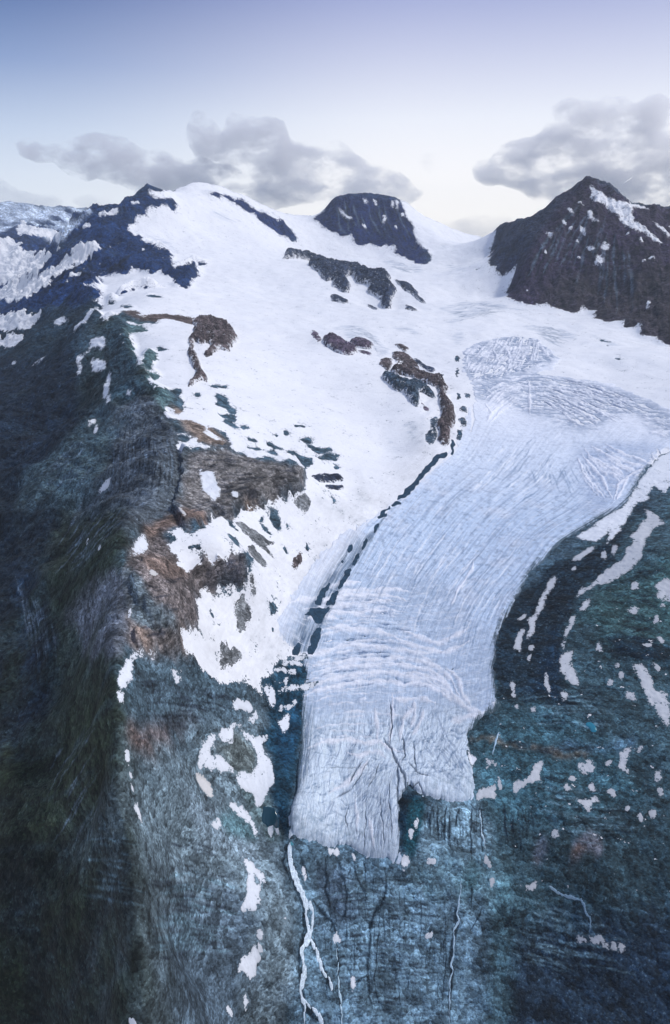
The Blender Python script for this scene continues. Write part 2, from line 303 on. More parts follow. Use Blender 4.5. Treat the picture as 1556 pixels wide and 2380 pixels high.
# rock that stands out of the snow, one thing each: label, outline
OUTCROPS = [
 ("long dark jagged rock crest standing out of the snow below the cloud capped peak", "B 78,730 100,715 105,688 130,705 160,705 190,715 215,705 240,725 270,740 320,755 400,780 440,780 490,782 540,800 600,822 650,825 660,803 690,820 715,845 690,850 710,880 745,910 735,940 715,970 715,1015 680,1020 655,1000 660,970 620,940 575,930 590,880 560,880 520,870 500,830 480,820 450,840 480,890 465,930 430,925 410,900 370,890 390,850 330,860 310,830 285,800 245,780 235,760 260,745 200,730 150,725 90,735"),
 ("thin dark rock spur trailing down snow at right end of the long crest", "B 720,838 790,870 830,880 860,915 880,950 928,990 890,985 850,950 820,930 800,920 770,890"),
 ("scattered low black rocks in snow under the left end of the long crest", "B 365,935 400,940 430,955 470,985 440,990 410,985 370,975"),
 ("small flat dark rock in snow just below the thin spur", "B 790,990 830,1005 870,1025 860,1035 800,1020"),
 ("small pointed rock fragments in snow between the long crest and the thin spur", "B 555,982 600,1000 640,1027 600,1020"),
 ("narrow upright brown rock beside the two purple rock humps", "E 250,205 285,220 305,250 310,275 290,280 260,245"),
 ("larger purple brown rock hump with rounded lower edge in the snow", "E 318,250 380,258 430,280 470,305 520,325 515,345 480,357 440,352 390,335 340,305 322,285"),
 ("smaller purple rock hump under the grey ice band", "E 470,270 520,265 570,268 612,295 600,320 560,318 510,310 480,290"),
 ("thin dark rock sliver below the smaller purple hump", "E 520,325 560,328 605,342 598,356 550,347"),
 ("small brown triangular rock above the group of layered ledges", "E 735,290 770,290 820,315 800,345 770,320"),
 ("brown sloping rock ledge at the top of the layered ledges", "E 720,340 760,340 820,360 850,385 890,435 860,435 800,400 750,400 725,370"),
 ("squat brown rock block left of the layered ledges", "E 655,380 690,368 722,380 720,410 700,450 670,425 650,410"),
 ("long thin rock ledge running down to the right of the layered ledges", "E 845,370 880,380 920,420 960,425 980,450 940,455 890,420 850,390"),
 ("curved brown and blue rock spine bending down to the medial moraine", "E 710,440 760,430 810,430 860,455 930,480 990,490 1030,520 1042,550 1030,575 1030,610 1075,630 1080,680 1090,720 1075,770 1060,800 1055,860 1030,885 985,850 1000,800 975,770 985,740 1010,720 1000,640 990,600 985,550 930,520 870,500 820,480 780,470 730,465"),
 ("grey blue broken rock slope beside the curved spine above smooth snow", "E 660,470 690,470 740,495 790,500 850,520 910,540 960,575 975,605 950,605 900,570 870,570 880,610 870,660 840,640 810,600 790,575 740,560 710,525 670,500"),
 ("small purple rock shards between the broken slope and the curved spine", "E 880,600 910,640 940,668 930,682 905,665"),
 ("rounded grey rock knob left of the lower end of the curved spine", "E 940,720 975,710 995,740 970,780 985,820 975,860 940,875 910,845 910,810 940,790 945,750"),
 ("small upright rock in snow right of the curved spine", "E 1095,570 1120,580 1115,615 1095,610"),
 ("small dark rock touching the glacier edge right of the curved spine", "E 1145,575 1175,580 1170,608 1145,600"),
 ("three lobed dark rock between the curved spine and the glacier", "E 1110,670 1130,645 1160,660 1155,690 1120,685"),
 ("dark striped rock in snow between spine and glacier, above the moraine head", "E 1098,720 1130,708 1155,745 1150,775 1110,770 1125,750"),
 ("dark rock finger beside the head of the medial moraine", "E 1095,780 1130,790 1130,830 1115,852 1090,840 1105,810"),
 ("oval dark boulder on the snow line left of the upper crevasses", "E 1085,360 1105,350 1117,370 1105,395 1085,390"),
 ("narrow dark boulder just below the oval one on the same snow line", "E 1095,430 1112,425 1110,455 1098,490 1090,470"),
 ("small pointed dark rock at the foot of the long thin ledge", "E 998,462 1015,465 1022,490 1005,485"),
 ("dark brown curved rock rim with a hooked tail on the snow plateau", "D 1120,160 1200,150 1270,165 1340,195 1370,240 1380,265 1350,290 1325,335 1280,320 1240,345 1200,370 1180,350 1230,305 1210,285 1160,290 1130,275 1120,330 1150,370 1160,420 1190,460 1210,515 1170,495 1140,510 1100,545 1085,540 1110,500 1130,480 1145,450 1120,430 1110,390 1090,350 1100,310 1095,265 1120,240 1130,200"),
 ("lens shaped layered rock in snow at the tip of the upper rib", "E 255,1060 300,1040 420,1045 445,1065 440,1085 370,1095 300,1090"),
 ("thin layered rock strip just below the lens shaped rock", "E 330,1105 440,1110 450,1130 400,1140 350,1135"),
 ("jagged grey rock patch with toothed lower edge below the strip rocks", "H 530,110 560,85 600,65 640,100 640,145 600,190 570,170"),
 ("long grey scree tongue sloping down between the two rock ribs", "H 185,215 240,240 300,270 340,300 400,340 460,355 380,370 400,400 430,440 420,450 370,400 320,370 260,310 220,260 190,240"),
 ("grey scree tongue right beside the tip of the lower brown rib", "H 265,380 300,370 350,420 390,490 370,500 320,460 270,410"),
 ("isolated brown rock oval in open snow right of the lower rib", "H 545,430 580,405 600,405 590,450 560,500 545,520 520,490"),
 ("narrow upright grey scree patch under the lower rib tip", "H 290,520 310,530 322,600 318,660 280,680 285,620 275,570"),
 ("large grey scree patch with a narrow top in snow below lower rib", "H 215,600 240,600 265,640 245,670 295,720 300,780 270,820 260,870 230,880 205,850 215,790 190,770 190,720 225,690"),
 ("two horned grey scree patch near the bottom edge of the snow", "H 120,910 140,895 155,960 170,970 190,955 240,980 240,1030 200,1060 190,1080 130,1085 100,1095 100,1010"),
]
# dark debris on the ice
MORAINES = [
 ("dark vertical debris strip at the very head of the medial moraine", "E 1060,845 1080,840 1078,930 1040,970 1062,925"),
 ("longest straight dark debris band of the medial moraine", "E 950,960 985,925 1045,915 1040,945 1010,950 970,990 940,1020 900,1070 850,1130 820,1160 800,1180 740,1200 735,1190 780,1155 820,1110 860,1070 900,1020"),
 ("short dark debris wedge touching the lower end of the longest band", "H 1100,150 1130,118 1162,125 1140,150"),
 ("thin crooked debris thread in the medial moraine's narrow neck", "H 1020,225 1050,180 1110,130 1090,165 1060,200 1085,185 1075,215 1040,222"),
 ("small dark debris bar below the narrow neck of the medial moraine", "H 993,303 1010,265 1037,245 1035,270 1010,305"),
 ("dark debris bar, third below the neck of the medial moraine", "H 925,415 930,380 955,340 974,342 955,380 940,400"),
 ("blunt dark debris bar above the long lower one in the medial moraine", "H 868,497 885,460 895,430 927,412 915,450 895,490"),
 ("long straight debris bar where the medial moraine first widens", "H 845,525 877,503 860,560 820,615 780,637 800,600"),
 ("broad dark debris block crossed by white crevasse lines", "H 760,660 790,635 806,645 790,680 770,720 718,722 745,680"),
 ("small isolated debris spot left of the medial moraine, uppermost", "H 845,415 860,380 885,375 885,400 850,417"),
 ("small isolated debris spot left of the medial moraine, second from top", "H 798,488 820,465 840,452 830,480 805,492"),
 ("ragged debris patch left of the broad dark block", "H 660,720 690,655 720,615 755,592 735,640 710,680 700,720"),
 ("dark debris patch striped by three white crevasse lines", "H 600,785 640,735 700,740 745,730 745,750 720,790 690,832 665,830 640,790"),
 ("long dark debris tongue leading to the ice margin at left of snout", "H 650,880 680,850 706,852 690,920 665,985 650,1010 615,1010 625,960"),
 ("small frayed debris patch beside the long dark tongue", "H 525,985 570,930 582,950 565,1000 520,1012"),
]
GLACIER = ["V 1076,818 1100,800 1150,788 1190,783 1250,790 1300,835 1285,858 1240,868 1330,880 1420,893 1500,928 1640,985 1640,1030 1545,1045 1500,1090 1450,1180 1400,1200 1300,1260 1265,1300 1225,1340 1185,1420 1158,1470 1148,1550 1152,1620 1165,1640 1120,1668 1085,1700 1090,1745 1100,1800 1106,1842 1095,1864 1040,1862 985,1850 972,1838 955,1825 938,1835 925,1865 925,1930 932,1985 928,2008 905,2000 880,1990 840,1982 800,1965 760,1968 700,1948 668,1942 670,1900 688,1840 690,1790 700,1720 700,1640 712,1560 700,1520 660,1500 640,1440 680,1380 740,1290 800,1240 870,1200 940,1150 1010,1080 1055,1040 1085,960 1105,930 1095,890 1075,865"]
# loose snow patches: label, outline
PATCHES = [
 ("long ribbon of snow lying down the middle of the dark lateral moraine", "I 860,560 895,540 903,560 870,620 840,680 820,740 790,780 775,820 765,880 735,910 722,890 740,840 735,800 770,760 790,700 820,640 835,590"),
 ("ragged grey snow strip between ice margin and the long ribbon's lower end", "I 660,900 690,860 720,845 700,890 690,930 695,960 680,1000 670,960 650,990"),
 ("short slanting snow sliver left of the long ribbon", "I 665,805 690,780 727,757 720,772 680,807"),
 ("small bent snow patch just under the long ribbon", "I 735,960 770,945 765,970 745,985"),
 ("small narrow snow patch second below the long ribbon", "I 722,1025 755,990 750,1020 735,1050"),
 ("tiny snow fleck in dark debris right above the long ribbon", "I 982,520 990,488 1005,478 1000,522"),
 ("pale snow wedge at the upper ice margin beside dark debris", "I 975,448 1030,415 1075,385 1130,362 1110,395 1060,425 1030,452"),
 ("rectangular snow patch, left of two in the upper dark moraine", "I 1165,390 1190,400 1187,450 1160,447"),
 ("rectangular snow patch, right of two in the upper dark moraine", "I 1222,362 1250,368 1240,430 1216,424"),
 ("large ragged snow strip along the outer side of the lateral moraine", "I 1290,380 1340,362 1320,300 1360,290 1380,240 1430,210 1400,145 1450,170 1540,245 1470,265 1420,330 1400,400 1390,450 1300,530 1250,560 1190,590 1130,600 1060,640 1010,690 1030,620 1100,590 1140,545 1190,500 1240,470 1290,440"),
 ("snow field corner at the outer side of the glacier bend", "V 1640,1120 1556,1130 1540,1150 1520,1125 1500,1170 1480,1165 1440,1235 1400,1275 1420,1230 1385,1260 1330,1250 1400,1205 1450,1175 1490,1110 1530,1060 1560,1050 1640,1040"),
 ("pale snow lens just below the large ragged strip", "I 1030,745 1060,690 1095,675 1090,720 1062,747"),
 ("thin curved snow streak leading into the broad tapering patch", "I 980,785 1010,778 1000,820 970,860 950,910 940,980 928,1010 930,940 950,860 965,820"),
 ("broad grey snow patch tapering down the slope right of the moraine", "I 925,990 960,985 1005,970 985,1030 990,1080 1030,1120 1020,1150 1040,1175 1010,1195 960,1150 915,1090 915,1040"),
 ("bright spindle of snow standing alone in the dark moraine foot", "I 820,1115 835,1108 860,1180 865,1215 852,1227 835,1190"),
 ("triangular snow patch beneath the broad tapering one", "L 910,110 945,125 980,155 930,182 920,150"),
 ("angular snow patch on teal slope left of the frame edge's big patch", "I 1320,600 1360,580 1392,610 1330,630"),
 ("squat snow patch below the angular one on the teal slope", "I 1296,742 1340,720 1382,745 1372,772 1330,767"),
 ("big irregular snow patch at the frame edge on the teal slope", "I 1480,580 1530,560 1600,590 1600,700 1500,690 1465,650 1490,630 1465,610"),
 ("small snow patch just below the big irregular one at frame edge", "I 1488,712 1527,715 1510,742"),
 ("small upright snow patch near the frame edge above black cliffs", "I 1466,775 1490,770 1487,830 1463,812"),
 ("square snow patch on teal rock above the long black cliff", "I 1120,935 1155,928 1162,985 1135,977"),
 ("thin curved snow line on the black cliff by the frame edge", "I 1462,880 1500,900 1538,918 1510,930"),
 ("small flat snow line on the black cliff", "I 1395,938 1462,933 1440,950"),
 ("small snow triangle just below the black cliff", "I 1225,1045 1272,1045 1247,1078"),
 ("long wide snow couloir running down to the frame edge below the cliff", "I 1315,1048 1340,1052 1415,1055 1440,1120 1470,1180 L 1450,50 1480,120 1530,130 1556,200 1556,330 1520,320 1490,270 1440,200 1400,120 1380,60"),
 ("thin snow wedge right of the top of the wide couloir", "I 1438,1042 1505,1070 1500,1087 1445,1067"),
 ("small triangular snow patch left of the wide couloir", "L 1185,75 1215,45 1232,80 1195,84"),
 ("slanting snow patch between the wide couloir and the turquoise pond", "L 1288,130 1320,120 1372,170 1352,187 1310,160"),
 ("small upright snow patch left of the wide couloir's head", "L 1258,18 1292,12 1282,62 1262,42"),
 ("small snow spot below the bright spindle, nearer the glacier", "L 648,210 682,203 682,227 655,227"),
 ("small snow spot below the bright spindle, nearer the pond", "L 738,220 777,218 777,242 750,242"),
 ("thin ragged snow streak on the dark margin beside the glacier", "L 628,30 650,80 657,165 640,155 630,100"),
 ("snow patch shaped like a bent arm in the middle of the teal slope", "L 640,655 700,640 745,600 760,570 790,530 825,530 820,580 800,610 820,650 780,655 720,665 690,700 655,745 640,700"),
 ("hooked snow patch hugging the right edge of the glacier snout", "L 375,485 440,510 450,545 420,540 415,570 395,560 390,530 375,515"),
 ("snow patch right of the hooked one with a tail pointing down", "L 485,510 520,510 560,570 575,600 530,565 485,570"),
 ("dirty snow patch above the striped slab wall by the glacier corner", "L 440,700 500,680 540,665 550,740 510,745 470,745 432,772"),
 ("thin upright snow sliver right of the dirty patch", "L 550,650 565,615 580,690 565,702"),
 ("rounded snow patch below the turquoise pond and the layered band", "L 1005,540 1040,525 1105,520 1130,560 1120,590 1090,610 1050,605 1020,575"),
 ("ragged snow patch with three points in the lower teal slope", "L 1000,748 1030,760 1080,745 1135,733 1147,770 1110,785 1090,820 1050,785 1020,787"),
 ("small slanting snow patch left of the three pointed one", "L 938,665 960,658 1002,702 960,697"),
 ("small flat snow patch between rounded and slanting ones", "L 968,625 1000,618 1007,642 975,642"),
 ("small oval snow patch above the three pointed one", "L 1078,658 1110,652 1132,712 1095,702"),
 ("thin slanting snow streak right of the oval patch", "L 1183,710 1210,685 1258,747 1215,727"),
 ("arrow shaped snow patch at the end of the layered rock band", "L 1238,480 1290,470 1337,433 1330,490 1290,550 1352,632 1300,590 1253,565 1265,510"),
 ("small snow hook right of the arrow shaped patch", "L 1353,467 1402,428 1388,467"),
 ("small kite shaped snow patch in the lower right slope", "L 1368,850 1390,838 1412,882 1385,884"),
 ("small square snow patch right of the kite shaped one", "L 1443,815 1472,808 1472,852 1445,852"),
 ("ragged upright snow strip near the frame edge, upper piece", "L 1468,590 1502,578 1497,652 1463,657"),
 ("narrow upright snow strip near the frame edge, lower piece", "L 1488,670 1502,678 1517,757 1495,742"),
 ("tiny snow spot left of the kite shaped patch", "L 1298,800 1322,793 1320,820 1300,817"),
 ("star shaped snow patch above the rusty rock scars", "L 863,945 890,933 922,955 895,977 870,967"),
 ("small snow spot right of the rounded patch", "L 1183,540 1212,533 1207,557 1185,557"),
 ("pinkish dirty snow ledge on the teal terrace below the slabs", "O 673,430 700,435 740,425 790,418 797,450 730,462 690,452"),
 ("long flat snow bank at the foot of the small right hand stream", "O 998,750 1040,730 1080,728 1110,735 1160,743 1200,780 1300,783 1302,812 1240,814 1190,807 1150,777 1090,767 1030,777"),
 ("tiny flat snow patch on blue slabs left of the black gully", "O 133,725 182,723 182,740 135,740"),
 ("white snow cone at the end of the long black gully stripe", "O 468,290 485,248 505,290 522,330 515,352 495,305"),
 ("small flat snow patch on slabs below the striped wall", "O 143,295 197,283 192,307 150,307"),
 ("small greenish snow lump on the teal terrace", "O 508,390 530,378 542,410 513,452"),
 ("cream snow block stuck under the left part of the ice front", "K 728,1045 760,1033 800,1043 807,1067 740,1072"),
 ("small snow sliver under the ice front between two black cracks", "K 868,1058 890,1083 912,1112 890,1102"),
 ("star shaped snow block just right of the lowest ice tip", "K 1163,1090 1190,1083 1217,1115 1190,1147 1163,1142"),
 ("small oval snow patch right of the lowest ice tip", "K 1313,1105 1360,1096 1367,1116 1330,1124"),
 ("leaf shaped snow patch right beside the main waterfall", "K 578,1150 600,1153 627,1202 600,1217 580,1177"),
 ("small upright snow patch by the dark pool, left of two", "K 383,918 422,913 407,982 395,962"),
 ("small slanting snow patch by the dark pool, right of two", "K 418,918 447,923 467,957 440,947"),
 ("narrow snow shard in the dark cave hollow of the ice front", "K 1203,930 1237,928 1222,982 1203,972"),
 ("upper snow shard in the dark cave hollow of the ice front", "K 1238,868 1267,868 1257,917 1240,907"),
 ("small snow patch on the grey rock dome left of the snout", "K 48,880 110,878 127,915 80,937"),
 ("long curved snow band along the scree left of the dark pool", "K 133,745 200,770 270,830 310,880 327,940 317,965 280,900 220,850 170,800"),
 ("tall pointed snow patch beside the grey rock dome", "N 225,222 250,285 300,300 330,350 375,380 380,420 340,422 315,385 300,360 310,420 345,440 335,490 357,545 320,552 327,587 290,572 233,602 230,580 260,500 275,390 265,350 240,300"),
 ("shield shaped snow patch on scree under the grey rock dome", "N 238,870 295,810 320,788 347,850 325,880 312,978 270,967 250,930 208,932"),
 ("small snow patch above the shield shaped one", "N 308,700 350,698 377,735 350,757 330,747"),
 ("thin snow sliver between two patches on the scree", "N 333,768 362,810 352,827 333,802"),
 ("kite shaped snow patch near the bottom of the picture", "N 265,1068 292,1110 255,1147 218,1127"),
 ("small round snow patch beside the kite shaped one", "N 133,1145 187,1143 187,1177 150,1184"),
 ("tulip shaped snow patch on the slabs right of the waterfall", "N 763,730 790,716 817,750 807,787 763,782"),
 ("spindle shaped pink snow patch low on the slabs", "N 868,970 890,970 902,1010 885,1062 868,1012"),
 ("tiny snow spot on the bank left of the waterfall", "N 478,625 502,623 502,662 486,657"),
 ("tiny flat snow spot in the middle of the slabs", "N 1298,728 1347,720 1347,740 1303,742"),
 ("snow scrap cut by the bottom frame edge", "M 748,1225 775,1213 800,1260 745,1260"),
 ("large forked snow field around a scree island beside the snout", "K 0,440 30,390 70,360 130,345 200,310 280,280 320,240 335,260 330,300 250,310 220,330 190,340 185,420 150,415 100,400 70,410 80,450 50,480 60,500 120,510 160,550 200,580 280,590 320,570 325,500 300,450 290,410 240,370 220,340 260,350 310,390 402,388 350,430 370,470 400,520 425,600 430,660 400,670 370,770 335,812 305,770 310,720 240,690 205,650 210,620 130,590 80,570 20,580 J 1145,580 1140,540 1112,525 1140,528 1165,490"),
 ("brownish snow tongue left of the large forked snow field", "J 1130,598 1190,620 1225,670 1240,740 1250,765 1200,730 1165,690 1150,650"),
 ("blocky snow patch on blue grey slabs above the forked field", "K 175,185 215,168 270,180 302,215 297,237 240,232 178,227"),
 ("snow stripe, upper of three, across the dark ice margin", "K 413,67 470,68 532,40 512,62 430,82"),
 ("snow stripe, middle of three, across the dark ice margin", "K 440,120 520,90 590,88 640,85 692,68 650,100 580,117 520,117 450,137"),
 ("snow stripe, lowest of three, across the dark ice margin", "K 433,232 500,210 557,168 552,190 510,217 450,242"),
 ("small snow fang where the big snowfield meets the dark ice margin", "K 358,100 380,98 400,98 432,108 430,182 405,222 385,182 378,140"),
 ("thin snow stripe at the very head of the dark ice margin", "H 445,1047 500,1040 560,1042 605,1052 560,1060 500,1058"),
 ("thin snow stripe just under the head of the dark ice margin", "H 425,1088 480,1085 545,1092 560,1100 500,1103 440,1098"),
 ("pointed snow stripe high in the dark ice margin beside the debris tongue", "H 495,1030 560,1015 618,1003 600,1016 640,1018 560,1032"),
 ("cup shaped snow patch in the dark ice margin below the stripes", "K 428,250 450,290 490,270 522,265 515,300 500,352 470,372 455,340"),
 ("crooked snow patch with a lower hook on the dark left flank", "D 435,370 520,310 520,280 550,245 600,250 617,270 600,322 560,310 500,340 475,380 470,400 477,450 460,470 445,455 455,410"),
 ("blocky snow patch right of the crooked one on the left flank", "D 528,375 570,368 612,385 617,430 570,447 540,442 523,400"),
 ("long upright snow streak below the blocky patch on left flank", "D 630,443 645,470 632,570 647,617 605,647 620,600 588,612 600,560"),
 ("slanting snow patch on the grey gully, left of two", "D 503,780 510,745 552,713 552,735 525,767"),
 ("slanting snow patch on the grey gully, right of two", "D 543,817 560,753 577,753 572,782"),
 ("thin bright snow streak low on the dark left flank", "D 563,1160 600,1100 652,1043 642,1080 600,1132"),
 ("small snow fleck on the ridge crest left of the snow basin", "D 733,582 750,543 767,565 745,587"),
 ("thin snow line on the shadowy far left slope", "D 173,427 210,390 267,353 240,382"),
 ("flat snow patch on the shoulder of the left ridge", "D 303,155 350,138 407,136 397,167 355,167 335,192"),
 ("long slanting snow rib below the left end of the snow plateau", "D 423,217 440,180 490,140 510,100 560,63 572,75 530,112 500,162 460,192"),
 ("tiny snow fleck on the far left slope", "D 62,383 87,400 77,407"),
 ("boot shaped snow patch astride the ridge crest", "G 770,933 780,960 778,990 820,995 880,988 932,1000 932,1015 850,1022 800,1022 775,1020 768,1060 770,1110 770,1140 740,1170 710,1202 690,1190 678,1170 690,1110 685,1090 740,1030 765,990"),
 ("small upright snow patch directly below the boot shaped one", "J 685,125 715,118 720,150 714,197 685,192 678,160"),
 ("boomerang shaped snow patch on grey slabs right of the crest", "G 998,1112 1050,1083 1082,1083 1045,1130 1062,1172 1040,1172 1010,1142 995,1130"),
 ("thin snow line on the crest above the boot shaped patch", "G 748,795 743,760 765,710 767,740 757,797"),
 ("small snow spot on the brown rock face", "G 868,520 890,510 917,525 912,537 875,535"),
 ("small curved snow patch on the upper brown rib", "G 1020,140 1045,148 1077,180 1072,200 1055,172"),
 ("tapering snow gully splitting the upper rock rib", "D 1150,1008 1185,1018 1242,1023 1247,1080 1287,1130 1277,1182 1245,1180 G 1280,168 1265,160 1240,110 1180,60 D 1175,1110"),
 ("flat snow spot on the upper rock rib", "G 1348,60 1395,58 1402,73 1350,77"),
 ("small snow pair fleck on the green flank", "G 558,390 577,373 580,395 565,400"),
 ("tiny bright snow fleck on the green flank", "G 495,345 510,336 514,360 500,364"),
 ("snow patch at the crest above the grey talus cone", "G 820,298 855,298 840,330 870,345 865,370 850,415 745,440 775,400 758,375 790,345"),
 ("longest white dash on the crest line of the lower ridge", "J 738,445 748,470 755,520 745,557 735,540 728,490"),
 ("second white dash down the crest line", "J 745,573 755,590 764,632 750,622"),
 ("third white dash down the crest line", "J 753,653 768,670 780,718 768,724 760,690"),
 ("last tapering white dash down the crest line", "J 783,790 800,783 807,820 827,887 818,890 795,830 780,805"),
]
# snow on the far left valley and ridges (part of one broken snow cover)
FAR_SNOW = ["D 0,235 60,235 140,222 140,250 80,300 -60,320 -60,235", "D -60,110 60,110 170,80 150,110 245,115 240,140 160,200 50,215 -60,225",
 "A -60,600 60,600 110,640 130,680 220,690 290,710 270,750 200,820 60,870 -60,890", "A -60,960 -60,920 100,860 200,830 300,770 330,750 420,700 440,700 405,680 430,650 520,625 560,625 580,655 550,680 500,740 420,780 340,800 300,840 270,890 160,950 60,970",
 "A 395,810 440,800 480,805 450,830", "A 85,580 120,510 200,540 300,560 390,585 340,615 300,620 220,590 180,590 130,590", "A 575,490 580,460 640,440 700,436 660,470", "A 770,385 745,400 760,420 800,420 820,405", "A 490,520 530,530 520,545 480,540",
 "A 400,630 440,610 435,620", "A 820,665 840,660 840,685", "A 890,700 900,690 905,710", "A 330,670 350,665 345,690 325,690"]
FAR_RANGE = "V -60,440 0,460 25,455 60,462 110,472 160,466 200,480 215,492 190,512 162,540 150,556 130,560 100,552 45,520 0,540 -60,540"
RIGHT_SNOW = ["C 1078,296 1110,310 1200,358 1260,384 1330,406 1400,418 1440,446 1556,536 1600,556 1600,575 1440,455 1380,430 1345,435 1350,500 1420,550 1460,580 1525,640 1500,635 1440,600 1360,570 1290,530 1250,480 1180,430 1130,400 1080,380 1100,350 1080,320",
 "C 1070,445 1110,455 1130,490 1165,520 1110,510", "C 1025,540 1060,545 1080,600 1118,635 1080,615 1045,585", "C 945,435 975,432 1000,460 975,465", "C 830,565 880,580 862,612", "C 988,600 1045,640 1035,642", "C 1065,645 1115,665 1105,690", "C 1160,630 1205,645 1195,680 1150,665", "C 1125,710 1170,705 1175,745 1160,760 1120,755", "C 1000,400 1060,390 1040,405",
 "C 905,845 955,872 950,875", "C 715,900 745,915 735,920", "C 1450,500 1500,540 1556,580 1556,610 1500,570", "C 1295,555 1325,590 1315,597", "C 1365,600 1390,610 1392,640", "C 1425,735 1455,705 1460,718", "C 1415,970 1445,975 1430,1030", "C 790,640 805,650 800,660", "C 820,650 832,680 825,688", "C 930,480 960,510 950,520", "C 955,550 985,530 980,560", "C 1060,405 1075,395 1050,430", "C 1390,725 1408,735 1400,752",
 "C 1005,700 1040,728 1030,730", "C 925,790 935,800", "C 1060,905 1078,922 1070,925"]
MID_SNOW = ["B 550,372 570,385 578,410 560,412", "B 372,440 400,445 450,470 505,500 450,485 400,455", "B 540,520 575,540 560,545", "B 605,385 640,420 620,415", "B 668,455 690,490 675,530 662,515", "B 720,395 740,390 735,425 725,430", "B 745,400 768,400 745,450 740,440", "B 765,455 790,460 785,480", "B 735,535 755,540 740,552", "B 560,490 575,500 568,515", "B 625,530 635,540 625,550", "B 655,395 670,390 655,420"]
COUNTS = dict(o=len(OUTCROPS), m=len(MORAINES), p=len(PATCHES))
